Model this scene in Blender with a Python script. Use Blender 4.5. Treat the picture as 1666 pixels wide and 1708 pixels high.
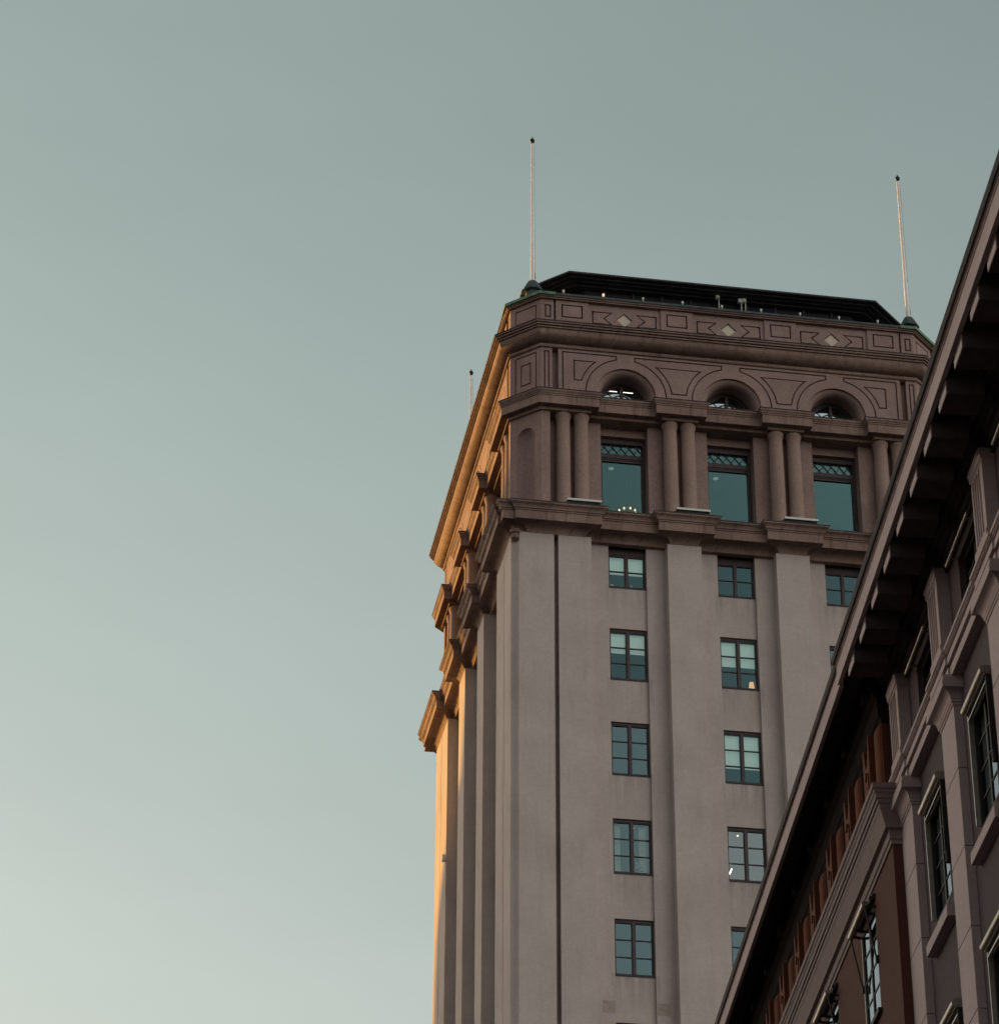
import bpy, bmesh, math, random
from math import sin, cos, pi, radians, sqrt
from mathutils import Vector, Matrix
from mathutils.geometry import tessellate_polygon
random.seed(7)
scene = bpy.context.scene
for o in list(bpy.data.objects): bpy.data.objects.remove(o)

# ------------------------------------------------------------------ camera
PITCH, ROLL = 0.52311, 0.00443
cam_d = bpy.data.cameras.new('camera'); cam = bpy.data.objects.new('camera', cam_d)
scene.collection.objects.link(cam); scene.camera = cam
cam_d.sensor_fit = 'VERTICAL'; cam_d.sensor_height = 36.0; cam_d.sensor_width = 36.0
cam_d.lens = 4975.7 / 1708 * 36.0
cam_d.clip_start = 0.5; cam_d.clip_end = 6000
_f = Vector((0, cos(PITCH), sin(PITCH))); _u = Vector((0, -sin(PITCH), cos(PITCH))); _r = Vector((1, 0, 0))
R1 = _r * cos(ROLL) + _u * sin(ROLL); U1 = _u * cos(ROLL) - _r * sin(ROLL)
m = Matrix((R1, U1, -_f)).transposed().to_4x4(); m.translation = (0, 0, 1.7)
cam.matrix_world = m

# ------------------------------------------------------------------ sky and sun
SUN_AZ, SUN_EL = radians(-50), radians(4.5)          # azimuth from +Y towards +X
world = bpy.data.worlds.new('World'); scene.world = world; world.use_nodes = True
nt = world.node_tree; nt.nodes.clear()
out = nt.nodes.new('ShaderNodeOutputWorld'); bg = nt.nodes.new('ShaderNodeBackground')
sky = nt.nodes.new('ShaderNodeTexSky'); sky.sky_type = 'NISHITA'; sky.sun_disc = False
sky.sun_elevation = SUN_EL; sky.sun_rotation = SUN_AZ
sky.air_density = 1.0; sky.dust_density = 1.0; sky.ozone_density = 1.0; sky.altitude = 30
hsv = nt.nodes.new('ShaderNodeHueSaturation'); hsv.inputs['Saturation'].default_value = 0.55
tint = nt.nodes.new('ShaderNodeMix'); tint.data_type = 'RGBA'; tint.blend_type = 'MULTIPLY'
tint.inputs['Factor'].default_value = 1.0; tint.inputs['B'].default_value = (0.95, 0.99, 0.835, 1)
nt.links.new(sky.outputs['Color'], hsv.inputs['Color'])
nt.links.new(hsv.outputs['Color'], tint.inputs['A'])
wtc = nt.nodes.new('ShaderNodeTexCoord'); wsep = nt.nodes.new('ShaderNodeSeparateXYZ'); nt.links.new(wtc.outputs['Generated'], wsep.inputs[0])
mrz = nt.nodes.new('ShaderNodeMapRange'); mrz.inputs['From Min'].default_value = 0.28; mrz.inputs['From Max'].default_value = 0.56
nt.links.new(wsep.outputs['Z'], mrz.inputs['Value'])
warm = nt.nodes.new('ShaderNodeMix'); warm.data_type = 'RGBA'; warm.inputs['A'].default_value = (1.0, 0.955, 0.845, 1); warm.inputs['B'].default_value = (0.945, 0.99, 0.84, 1)
nt.links.new(mrz.outputs['Result'], warm.inputs['Factor']); nt.links.new(warm.outputs['Result'], tint.inputs['B'])
# warm glow added to the sky behind the camera to light the tower front
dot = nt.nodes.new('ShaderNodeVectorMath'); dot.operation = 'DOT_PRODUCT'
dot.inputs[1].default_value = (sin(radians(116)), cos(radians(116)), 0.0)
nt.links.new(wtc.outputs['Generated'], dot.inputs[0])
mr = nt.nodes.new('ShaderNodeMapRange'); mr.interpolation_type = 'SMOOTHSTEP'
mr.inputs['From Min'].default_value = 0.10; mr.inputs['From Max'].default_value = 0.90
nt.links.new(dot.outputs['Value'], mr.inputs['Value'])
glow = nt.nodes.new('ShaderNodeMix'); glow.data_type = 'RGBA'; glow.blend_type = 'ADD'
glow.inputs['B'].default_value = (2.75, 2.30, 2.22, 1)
dot3 = nt.nodes.new('ShaderNodeVectorMath'); dot3.operation = 'DOT_PRODUCT'; dot3.inputs[1].default_value = (sin(radians(212)), cos(radians(212)), 0.0)  # dimming added to the sky behind left, to darken pilaster sides
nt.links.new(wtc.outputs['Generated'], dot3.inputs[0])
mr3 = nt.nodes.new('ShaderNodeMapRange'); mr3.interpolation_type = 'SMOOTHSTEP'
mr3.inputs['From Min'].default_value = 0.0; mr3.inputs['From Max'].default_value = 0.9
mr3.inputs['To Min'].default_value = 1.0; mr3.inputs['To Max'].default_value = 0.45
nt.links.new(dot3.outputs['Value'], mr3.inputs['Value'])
back_dim = nt.nodes.new('ShaderNodeMix'); back_dim.data_type = 'RGBA'; back_dim.blend_type = 'MULTIPLY'; back_dim.inputs['Factor'].default_value = 1.0
nt.links.new(tint.outputs['Result'], back_dim.inputs['A']); nt.links.new(mr3.outputs['Result'], back_dim.inputs['B'])
nt.links.new(mr.outputs['Result'], glow.inputs['Factor']); nt.links.new(back_dim.outputs['Result'], glow.inputs['A'])
# second glow added low in the western sky to light the street front
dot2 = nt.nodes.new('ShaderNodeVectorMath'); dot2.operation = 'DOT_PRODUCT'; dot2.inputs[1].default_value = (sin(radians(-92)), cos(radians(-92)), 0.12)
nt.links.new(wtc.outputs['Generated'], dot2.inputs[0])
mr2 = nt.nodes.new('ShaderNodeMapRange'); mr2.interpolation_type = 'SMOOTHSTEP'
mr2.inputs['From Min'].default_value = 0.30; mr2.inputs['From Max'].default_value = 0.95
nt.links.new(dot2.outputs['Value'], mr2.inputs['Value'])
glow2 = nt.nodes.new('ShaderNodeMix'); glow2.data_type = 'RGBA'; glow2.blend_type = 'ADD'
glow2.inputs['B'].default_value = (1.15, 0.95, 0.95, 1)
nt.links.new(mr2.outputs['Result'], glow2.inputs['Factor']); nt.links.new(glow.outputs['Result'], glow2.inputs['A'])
# very faint high haze streaks
wmap = nt.nodes.new('ShaderNodeMapping'); wmap.inputs['Scale'].default_value = (2.2, 2.2, 7.0)
nt.links.new(wtc.outputs['Generated'], wmap.inputs['Vector'])
wno = nt.nodes.new('ShaderNodeTexNoise'); wno.inputs['Scale'].default_value = 1.8; wno.inputs['Detail'].default_value = 5; wno.inputs['Roughness'].default_value = 0.55
nt.links.new(wmap.outputs['Vector'], wno.inputs['Vector'])
mr4 = nt.nodes.new('ShaderNodeMapRange'); mr4.inputs['From Min'].default_value = 0.3; mr4.inputs['From Max'].default_value = 0.7
mr4.inputs['To Min'].default_value = 0.965; mr4.inputs['To Max'].default_value = 1.035
nt.links.new(wno.outputs['Fac'], mr4.inputs['Value'])
haze_mul = nt.nodes.new('ShaderNodeMix'); haze_mul.data_type = 'RGBA'; haze_mul.blend_type = 'MULTIPLY'; haze_mul.inputs['Factor'].default_value = 1.0
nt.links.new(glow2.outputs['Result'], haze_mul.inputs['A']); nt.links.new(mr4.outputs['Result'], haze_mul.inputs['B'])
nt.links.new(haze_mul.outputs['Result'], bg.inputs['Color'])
bg.inputs['Strength'].default_value = 0.15
nt.links.new(bg.outputs['Background'], out.inputs['Surface'])

sun_d = bpy.data.lights.new('sun', 'SUN'); sun_d.energy = 3.0; sun_d.angle = radians(0.6)
sun_d.color = (1.0, 0.465, 0.05)
sun = bpy.data.objects.new('sun', sun_d); scene.collection.objects.link(sun)
SUN_DIR = Vector((sin(SUN_AZ) * cos(SUN_EL), cos(SUN_AZ) * cos(SUN_EL), sin(SUN_EL)))
sun.rotation_euler = SUN_DIR.to_track_quat('Z', 'Y').to_euler()

scene.view_settings.view_transform = 'Standard'; scene.view_settings.look = 'None'
scene.view_settings.exposure = 1.05; scene.view_settings.gamma = 1.0
scene.cycles.max_bounces = 8; scene.cycles.transparent_max_bounces = 12

# ------------------------------------------------------------------ helpers
COL = scene.collection
Z = Vector((0, 0, 1))

class MB:
    """collects faces for ONE mesh object"""
    def __init__(self): self.v = []; self.f = []; self.smooth = []
    def add(self, vs, fs, smooth=False):
        b = len(self.v); self.v += [tuple(p) for p in vs]
        for f in fs: self.f.append(tuple(b + i for i in f)); self.smooth.append(smooth)
    def box(self, x0, x1, y0, y1, z0, z1):
        vs = [(x, y, z) for z in (z0, z1) for y in (y0, y1) for x in (x0, x1)]
        self.add(vs, [(0, 2, 3, 1), (4, 5, 7, 6), (0, 1, 5, 4), (2, 6, 7, 3), (0, 4, 6, 2), (1, 3, 7, 5)])
    def build(self, name, mat, parent=None, loc=None, rotz=0.0):
        me = bpy.data.meshes.new(name); me.from_pydata(self.v, [], self.f)
        bm = bmesh.new(); bm.from_mesh(me)
        bmesh.ops.remove_doubles(bm, verts=bm.verts, dist=1e-5)
        bmesh.ops.recalc_face_normals(bm, faces=bm.faces)
        bm.to_mesh(me); bm.free()
        if any(self.smooth):
            for p in me.polygons: p.use_smooth = True
            try: me.set_sharp_from_angle(angle=radians(35))
            except Exception: pass
        me.materials.append(mat)
        o = bpy.data.objects.new(name, me); COL.objects.link(o)
        if parent is not None: o.parent = parent
        if loc is not None: o.location = loc
        if rotz: o.rotation_euler = (0, 0, rotz)
        return o

def tag(o, label=None, cat=None, group=None, kind=None):
    if label: o['label'] = label
    if cat: o['category'] = cat
    if group: o['group'] = group
    if kind: o['kind'] = kind
    return o

def empty(name, loc=(0, 0, 0), rz=0.0):
    o = bpy.data.objects.new(name, None); COL.objects.link(o); o.location = loc; o.rotation_euler = (0, 0, rz)
    o.empty_display_size = 0.3
    return o

class Frame:
    """wall frame: s to the right when facing it, n outwards, z up"""
    def __init__(self, o, S, N): self.o = Vector(o); self.S = Vector(S); self.N = Vector(N)
    def P(self, s, n, z): return self.o + self.S * s + self.N * n + Z * z

def slab(mb, fr, outer, n0, n1, holes=(), smooth=False):
    """extruded outline on a wall: front face at n1 (holes allowed), edges back to n0"""
    loops = [list(outer)] + [list(h) for h in holes]
    flat = [p for l in loops for p in l]
    tris = tessellate_polygon([[Vector((p[0], p[1], 0)) for p in l] for l in loops])
    mb.add([fr.P(p[0], n1, p[1]) for p in flat], [tuple(t) for t in tris])
    for l in loops:
        k = len(l)
        mb.add([fr.P(p[0], n1, p[1]) for p in l] + [fr.P(p[0], n0, p[1]) for p in l],
               [(i, (i + 1) % k, k + (i + 1) % k, k + i) for i in range(k)], smooth)

def rect(s0, s1, z0, z1): return [(s0, z0), (s1, z0), (s1, z1), (s0, z1)]
def fbox(mb, fr, s0, s1, n0, n1, z0, z1):
    vs = [fr.P(s, n, z) for z in (z0, z1) for n in (n0, n1) for s in (s0, s1)]
    mb.add(vs, [(0, 2, 3, 1), (4, 5, 7, 6), (0, 1, 5, 4), (2, 6, 7, 3), (0, 4, 6, 2), (1, 3, 7, 5)])
def arc(cx, cz, r, a0, a1, n):
    return [(cx + r * cos(a0 + (a1 - a0) * i / n), cz + r * sin(a0 + (a1 - a0) * i / n)) for i in range(n + 1)]

def sweep(mb, path, prof, closed=True, smooth=False, caps=False):
    """path: plan points, outward on the right-hand side; prof: (projection, z)"""
    n = len(path); P = [Vector((p[0], p[1])) for p in path]
    offs = []
    for i in range(n):
        if closed: a, b, c = P[i - 1], P[i], P[(i + 1) % n]
        else: a, b, c = P[max(i - 1, 0)], P[i], P[min(i + 1, n - 1)]
        d1 = (b - a) if (b - a).length > 1e-9 else (c - b)
        d2 = (c - b) if (c - b).length > 1e-9 else (b - a)
        d1 = d1.normalized(); d2 = d2.normalized()
        n1 = Vector((d1.y, -d1.x)); n2 = Vector((d2.y, -d2.x))
        offs.append((n1 + n2) / max(0.25, 1 + n1.dot(n2)))
    vs = []
    for i in range(n):
        for p, z in prof: q = P[i] + offs[i] * p; vs.append((q.x, q.y, z))
    k = len(prof); fs = []
    for i in range(n if closed else n - 1):
        j = (i + 1) % n
        for a in range(k - 1): fs.append((i * k + a, j * k + a, j * k + a + 1, i * k + a + 1))
    mb.add(vs, fs, smooth)
    if caps:
        for i in (0, n - 1): mb.add([vs[i * k + a] for a in range(k)], [tuple(range(k))])

def lathe(mb, c, prof, n=20, smooth=True):
    vs = []
    for r, z in prof:
        for i in range(n): a = 2 * pi * i / n; vs.append((c[0] + r * cos(a), c[1] + r * sin(a), c[2] + z))
    fs = []
    for a in range(len(prof) - 1):
        for i in range(n):
            j = (i + 1) % n; fs.append((a * n + i, a * n + j, (a + 1) * n + j, (a + 1) * n + i))
    mb.add(vs, fs, smooth)

def rod(mb, a, b, r, n=8):
    a = Vector(a); b = Vector(b); d = (b - a).normalized()
    x = d.orthogonal().normalized(); y = d.cross(x)
    vs = [p + x * r * cos(2 * pi * i / n) + y * r * sin(2 * pi * i / n) for p in (a, b) for i in range(n)]
    mb.add(vs, [(i, (i + 1) % n, n + (i + 1) % n, n + i) for i in range(n)], True)
    mb.add(vs, [tuple(range(n)), tuple(range(2 * n - 1, n - 1, -1))])

# ------------------------------------------------------------------ materials
def new_mat(name):
    ma = bpy.data.materials.new(name); ma.use_nodes = True
    t = ma.node_tree; t.nodes.clear()
    o = t.nodes.new('ShaderNodeOutputMaterial')
    return ma, t, o
def N(t, typ, **kw):
    n = t.nodes.new(typ)
    for k, v in kw.items(): setattr(n, k, v)
    return n
def noise(t, coord, scale, detail=4, rough=0.6, stretch=None):
    mp = N(t, 'ShaderNodeMapping')
    if stretch: mp.inputs['Scale'].default_value = stretch
    t.links.new(coord, mp.inputs['Vector'])
    n = N(t, 'ShaderNodeTexNoise'); n.inputs['Scale'].default_value = scale
    n.inputs['Detail'].default_value = detail; n.inputs['Roughness'].default_value = rough
    t.links.new(mp.outputs['Vector'], n.inputs['Vector'])
    return n.outputs['Fac']
def ramp(t, fac, p0, p1, c0=(0, 0, 0, 1), c1=(1, 1, 1, 1)):
    r = N(t, 'ShaderNodeValToRGB'); r.color_ramp.elements[0].position = p0; r.color_ramp.elements[1].position = p1
    r.color_ramp.elements[0].color = c0; r.color_ramp.elements[1].color = c1
    t.links.new(fac, r.inputs['Fac']); return r.outputs['Color']
def mixc(t, fac, a, b, blend='MIX'):
    m_ = N(t, 'ShaderNodeMix', data_type='RGBA', blend_type=blend)
    for sock, v in (('Factor', fac), ('A', a), ('B', b)):
        if isinstance(v, (int, float)): m_.inputs[sock].default_value = v
        elif isinstance(v, tuple): m_.inputs[sock].default_value = v if len(v) == 4 else v + (1,)
        else: t.links.new(v, m_.inputs[sock])
    return m_.outputs['Result']

def masonry(name, col, dark, light, mott=0.35, streak=0.35, grain=0.25, bump=0.12, rough=0.9, joints=None, patch=0.0):
    ma, t, o = new_mat(name)
    tc = N(t, 'ShaderNodeTexCoord'); co = tc.outputs['Object']
    c = mixc(t, ramp(t, noise(t, co, 0.55, 6, 0.62), 0.34, 0.68), col, dark)
    c = mixc(t, mott, col, c)
    st = ramp(t, noise(t, co, 1.0, 5, 0.65, (3.2, 3.2, 0.28)), 0.52, 0.75)
    sf = N(t, 'ShaderNodeMath', operation='MULTIPLY'); sf.inputs[1].default_value = streak
    t.links.new(st, sf.inputs[0])
    c = mixc(t, sf.outputs[0], c, dark)
    gr = ramp(t, noise(t, co, 9.0, 5, 0.7), 0.3, 0.75, (1 - grain, 1 - grain, 1 - grain, 1), (1 + grain * 0.6,) * 3 + (1,))
    c = mixc(t, 1.0, c, gr, 'MULTIPLY')
    if patch:
        pf = N(t, 'ShaderNodeMath', operation='MULTIPLY'); pf.inputs[1].default_value = patch
        t.links.new(ramp(t, noise(t, co, 0.9, 3, 0.5, (1.5, 1.5, 0.6)), 0.62, 0.70), pf.inputs[0])
        c = mixc(t, pf.outputs[0], c, light)
    def math(op, a, b_=None, clamp=False):
        n_ = N(t, 'ShaderNodeMath', operation=op, use_clamp=clamp)
        for k, v in ((0, a), (1, b_)):
            if v is None: continue
            if isinstance(v, (int, float)): n_.inputs[k].default_value = v
            else: t.links.new(v, n_.inputs[k])
        return n_.outputs[0]
    if joints:
        sp = N(t, 'ShaderNodeSeparateXYZ'); t.links.new(co, sp.inputs[0]); X, Y, Zc = sp.outputs
        if joints == 'ashlar':                       # upright joints between the stones of a moulding
            f_ = math('FRACT', math('MULTIPLY', math('ADD', X, Y), 1 / 1.37))
            c = mixc(t, math('MULTIPLY', math('LESS_THAN', f_, 0.016), 0.55), c, tuple(x * .35 for x in dark))
            f_ = math('FRACT', math('MULTIPLY', math('ADD', math('ADD', X, Y), 50), 1 / 1.37))
            wn = N(t, 'ShaderNodeTexWhiteNoise', noise_dimensions='1D'); t.links.new(math('FLOOR', math('MULTIPLY', math('ADD', X, Y), 1 / 1.37)), wn.inputs['W'])
            c = mixc(t, math('MULTIPLY', wn.outputs['Value'], 0.35), c, dark)
        if joints == 'render':                       # coat seams, and rain stains below the window sills
            f_ = math('FRACT', math('MULTIPLY', math('ADD', Zc, math('MULTIPLY', noise(t, co, 0.7, 2), 0.05)), 1 / 1.7725))
            c = mixc(t, math('MULTIPLY', math('LESS_THAN', f_, 0.012), 0.28), c, dark)
            dn = math('FRACT', math('MULTIPLY', math('SUBTRACT', 50.87 + 3.545 * 20, Zc), 1 / 3.545))
            fade = math('SUBTRACT', 1.0, math('MULTIPLY', dn, 2.6), True)
            xm = math('ABSOLUTE', math('SUBTRACT', math('FRACT', math('MULTIPLY', math('ADD', X, 1.93 + 3.86 * 10), 1 / 3.86)), 0.5))
            inside = math('MULTIPLY', math('LESS_THAN', xm, 0.205), math('LESS_THAN', math('ABSOLUTE', X), 5.2))
            st2 = ramp(t, noise(t, co, 1.0, 4, 0.65, (5.0, 5.0, 0.35)), 0.40, 0.66)
            c = mixc(t, math('MULTIPLY', math('MULTIPLY', math('MULTIPLY', fade, inside), st2), 0.55), c, tuple(x * .62 for x in dark))
            blot = ramp(t, noise(t, co, 0.8, 5, 0.6, (1.3, 1.3, 0.5)), 0.58, 0.74)
            c = mixc(t, math('MULTIPLY', blot, 0.22), c, tuple(x * .72 for x in dark))
    b = N(t, 'ShaderNodeBsdfPrincipled'); b.inputs['Roughness'].default_value = rough
    b.inputs['Specular IOR Level'].default_value = 0.2
    t.links.new(c, b.inputs['Base Color'])
    bp = N(t, 'ShaderNodeBump'); bp.inputs['Strength'].default_value = bump; bp.inputs['Distance'].default_value = 0.03
    t.links.new(noise(t, co, 14.0, 6, 0.7), bp.inputs['Height'])
    t.links.new(bp.outputs['Normal'], b.inputs['Normal'])
    t.links.new(b.outputs['BSDF'], o.inputs['Surface'])
    return ma

def paint(name, col, rough=0.5, metal=0.0, var=0.25, scale=6.0, spec=0.4):
    ma, t, o = new_mat(name)
    tc = N(t, 'ShaderNodeTexCoord')
    c = mixc(t, ramp(t, noise(t, tc.outputs['Object'], scale, 4), 0.35, 0.7), col, tuple(x * (1 - var) for x in col))
    b = N(t, 'ShaderNodeBsdfPrincipled'); b.inputs['Roughness'].default_value = rough; b.inputs['Metallic'].default_value = metal
    b.inputs['Specular IOR Level'].default_value = spec
    t.links.new(c, b.inputs['Base Color']); t.links.new(b.outputs['BSDF'], o.inputs['Surface'])
    return ma

def emit(name, col, strength):
    ma, t, o = new_mat(name)
    e = N(t, 'ShaderNodeEmission'); e.inputs['Color'].default_value = col + (1,); e.inputs['Strength'].default_value = strength
    t.links.new(e.outputs[0], o.inputs['Surface']); return ma

def glass(name, tintc, refl, rcol=(0.75, 0.95, 0.95), wav=0.02):
    """window pane: tinted transmission plus coated reflection"""
    ma, t, o = new_mat(name)
    tc = N(t, 'ShaderNodeTexCoord')
    bp = N(t, 'ShaderNodeBump'); bp.inputs['Strength'].default_value = wav; bp.inputs['Distance'].default_value = 0.05
    t.links.new(noise(t, tc.outputs['Object'], 1.3, 2, 0.5), bp.inputs['Height'])
    tr = N(t, 'ShaderNodeBsdfTransparent'); tr.inputs['Color'].default_value = tintc + (1,)
    g = N(t, 'ShaderNodeBsdfGlossy'); g.inputs['Roughness'].default_value = 0.02; g.inputs['Color'].default_value = rcol + (1,)
    if wav: t.links.new(bp.outputs['Normal'], g.inputs['Normal'])
    fr = N(t, 'ShaderNodeFresnel'); fr.inputs['IOR'].default_value = 1.5
    ad = N(t, 'ShaderNodeMath', operation='ADD', use_clamp=True); ad.inputs[1].default_value = refl
    t.links.new(fr.outputs[0], ad.inputs[0])
    mx = N(t, 'ShaderNodeMixShader'); t.links.new(ad.outputs[0], mx.inputs['Fac'])
    t.links.new(tr.outputs[0], mx.inputs[1]); t.links.new(g.outputs[0], mx.inputs[2])
    t.links.new(mx.outputs[0], o.inputs['Surface'])
    return ma

M = {}
M['stucco'] = masonry('pale stucco', (0.535, 0.48, 0.462), (0.385, 0.332, 0.315), (0.575, 0.51, 0.485), mott=0.55, streak=0.45, grain=0.10, bump=0.10, joints='render')
M['stone'] = masonry('brown stone', (0.335, 0.242, 0.226), (0.215, 0.15, 0.14), (0.42, 0.33, 0.30), mott=0.6, streak=0.35, grain=0.22, bump=0.18, patch=0.25)
M['stone_dirty'] = masonry('weathered brown stone', (0.35, 0.252, 0.215), (0.12, 0.083, 0.073), (0.42, 0.33, 0.28), mott=0.55, streak=0.8, grain=0.22, bump=0.2, patch=0.2, joints='ashlar')
M['column'] = masonry('streaked column stone', (0.345, 0.25, 0.215), (0.215, 0.152, 0.135), (0.54, 0.45, 0.40), mott=0.5, streak=0.4, grain=0.2, bump=0.15, patch=0.55)
M['pale_stone'] = masonry('pale limestone inset', (0.62, 0.58, 0.48), (0.5, 0.46, 0.38), (0.66, 0.62, 0.52), grain=0.12)
M['patch_stucco'] = masonry('darker repair stucco', (0.40, 0.35, 0.31), (0.33, 0.28, 0.25), (0.45, 0.4, 0.35))
M['lead'] = paint('dark sheet lead', (0.035, 0.036, 0.045), 0.55, 0.3, 0.4)
M['roof_metal'] = paint('black roof sheet', (0.075, 0.073, 0.085), 0.7, 0, 0.4, 2.0, 0.12)
M['dark_panel'] = paint('dark wall panel', (0.03, 0.03, 0.042), 0.4, 0.1, 0.5, 0.7)
M['copper'] = paint('green copper', (0.13, 0.27, 0.17), 0.7, 0.1, 0.45, 4.0)
M['old_copper'] = paint('dark oxidised copper', (0.055, 0.085, 0.09), 0.6, 0.2, 0.5, 3.0)
M['white_paint'] = paint('white pole paint', (0.80, 0.80, 0.80), 0.5, 0, 0.1)
M['frame'] = paint('plum brown window paint', (0.055, 0.038, 0.045), 0.5, 0, 0.3)
M['black'] = paint('black iron', (0.015, 0.014, 0.018), 0.5, 0.2)
M['glass'] = glass('teal window glass', (0.82, 0.93, 0.90), 0.05, (0.42, 0.80, 0.85))
M['glass_fan'] = glass('pale fan light glass', (0.8, 0.88, 0.88), 0.42, (0.66, 0.86, 0.92))
M['glass_dark'] = glass('dark street window glass', (0.32, 0.36, 0.42), 0.05, (0.8, 0.88, 1.0), 0)
M['blind'] = paint('white roller fabric', (0.80, 0.82, 0.77), 0.9, 0, 0.05)
for n_ in M['blind'].node_tree.nodes:                 # faint glow added to the fabric so the blinds look brighter
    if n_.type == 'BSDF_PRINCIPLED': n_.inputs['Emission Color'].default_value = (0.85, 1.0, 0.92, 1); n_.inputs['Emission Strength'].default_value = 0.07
M['glass_b'] = glass('greyer teal window glass', (0.80, 0.90, 0.88), 0.11, (0.50, 0.80, 0.86))
M['glass_c'] = glass('pale reflecting window glass', (0.80, 0.90, 0.88), 0.17, (0.66, 0.84, 0.86))
M['glass_tall'] = glass('green teal plate glass', (0.74, 0.90, 0.87), 0.06, (0.38, 0.80, 0.80))
M['room'] = paint('office plaster', (0.10, 0.155, 0.155), 0.9, 0, 0.15, 1.0)
M['wood'] = paint('varnished beams', (0.42, 0.17, 0.05), 0.5, 0, 0.4, 3.0)
M['curtain'] = paint('sheer curtain', (0.75, 0.76, 0.70), 0.9, 0, 0.2)
M['fixture'] = paint('pale enamel', (0.62, 0.68, 0.64), 0.35, 0, 0.1)
M['metal'] = paint('brushed aluminium', (0.36, 0.34, 0.32), 0.42, 0.8, 0.2)
M['dark_metal'] = paint('dark bronze metal', (0.03, 0.027, 0.03), 0.6, 0.0, 0.25, 6.0, 0.15)
M['grey_plaster'] = masonry('grey pink stone', (0.45, 0.37, 0.375), (0.33, 0.27, 0.275), (0.49, 0.41, 0.41), mott=0.5, streak=0.25, grain=0.12, bump=0.08)
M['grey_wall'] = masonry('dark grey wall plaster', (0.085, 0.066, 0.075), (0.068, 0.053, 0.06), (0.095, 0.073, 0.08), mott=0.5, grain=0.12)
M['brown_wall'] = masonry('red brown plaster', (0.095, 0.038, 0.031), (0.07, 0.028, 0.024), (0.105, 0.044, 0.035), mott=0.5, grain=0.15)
M['orange'] = masonry('rust orange plaster', (0.16, 0.054, 0.029), (0.06, 0.023, 0.015), (0.19, 0.07, 0.036), mott=0.6, streak=0.5, grain=0.15)
M['wing_stone'] = masonry('dull wing stone', (0.25, 0.20, 0.20), (0.17, 0.135, 0.135), (0.28, 0.23, 0.23), mott=0.5, streak=0.4, grain=0.15)
M['soffit'] = paint('dark painted soffit', (0.08, 0.065, 0.066), 0.95, 0, 0.3, spec=0.03)
M['dark_mould'] = paint('black brown moulding paint', (0.02, 0.016, 0.016), 0.95, 0, 0.3, spec=0.03)
M['asphalt'] = masonry('asphalt', (0.04, 0.04, 0.042), (0.03, 0.03, 0.032), (0.05, 0.05, 0.05), rough=0.95)
M['paving'] = masonry('granite paving', (0.14, 0.135, 0.13), (0.11, 0.10, 0.10), (0.16, 0.155, 0.15))
M['tube'] = emit('fluorescent tube', (1.0, 0.76, 0.64), 2.6)
M['bulb'] = emit('warm bulb', (1.0, 0.55, 0.27), 1.1)
M['spot'] = emit('ceiling spot', (1.0, 0.82, 0.62), 0.9)
M['spot_warm'] = emit('warm rail lamp', (1.0, 0.62, 0.34), 0.6)
M['dim'] = emit('dim lamp glass', (0.75, 0.8, 0.72), 0.10)
M['shade_lit'] = emit('lit lamp shade', (1.0, 0.50, 0.24), 0.42)
M['flower'] = paint('white petals', (0.8, 0.8, 0.75), 0.7, 0, 0.1)
M['leaf'] = paint('dark leaves', (0.05, 0.09, 0.04), 0.6, 0, 0.3)
M['ceramic'] = paint('white ceramic', (0.7, 0.72, 0.66), 0.3, 0, 0.1)

YT, YF = 0.161476, 0.0515619
TX = Vector((cos(YT), sin(YT), 0)); TY = Vector((-sin(YT), cos(YT), 0))
FX = Vector((cos(YF), sin(YF), 0)); FY = Vector((-sin(YF), cos(YF), 0))

# ================================================================== THE TOWER
UC, VC = 22.76, 97.08
tower = empty('office_tower', tuple(TX * UC + TY * VC), YT)
tag(tower, 'tall tower of pale stucco shaft and brown arcaded stone crown, its left side lit orange', 'tower')
HX, HY = 7.98, 9.08
FRONT = Frame((0, -HY, 0), (1, 0, 0), (0, -1, 0)); RIGHT = Frame((HX, 0, 0), (0, 1, 0), (1, 0, 0))
BACK = Frame((0, HY, 0), (-1, 0, 0), (0, 1, 0)); LEFT = Frame((-HX, 0, 0), (0, -1, 0), (-1, 0, 0))
SIDES = ((FRONT, HX, 6.93), (RIGHT, HY, 8.03), (BACK, HX, 6.93), (LEFT, HY, 8.03))   # frame, half width, half width between chamfers
BAYS = {'F': (-3.86, 0.0, 3.86), 'S': (-4.42, 0.0, 4.42)}
PAIRS = {'F': (-5.79, -1.93, 1.93, 5.79), 'S': (-6.6, -2.2, 2.2, 6.6)}
def key(fr): return 'F' if fr in (FRONT, BACK) else 'S'
FLOOR = 3.545
WB = [50.87 - FLOOR * k for k in range(7)]           # window sills, top floor first
WH = [1.70] + [1.93] * 6

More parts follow.
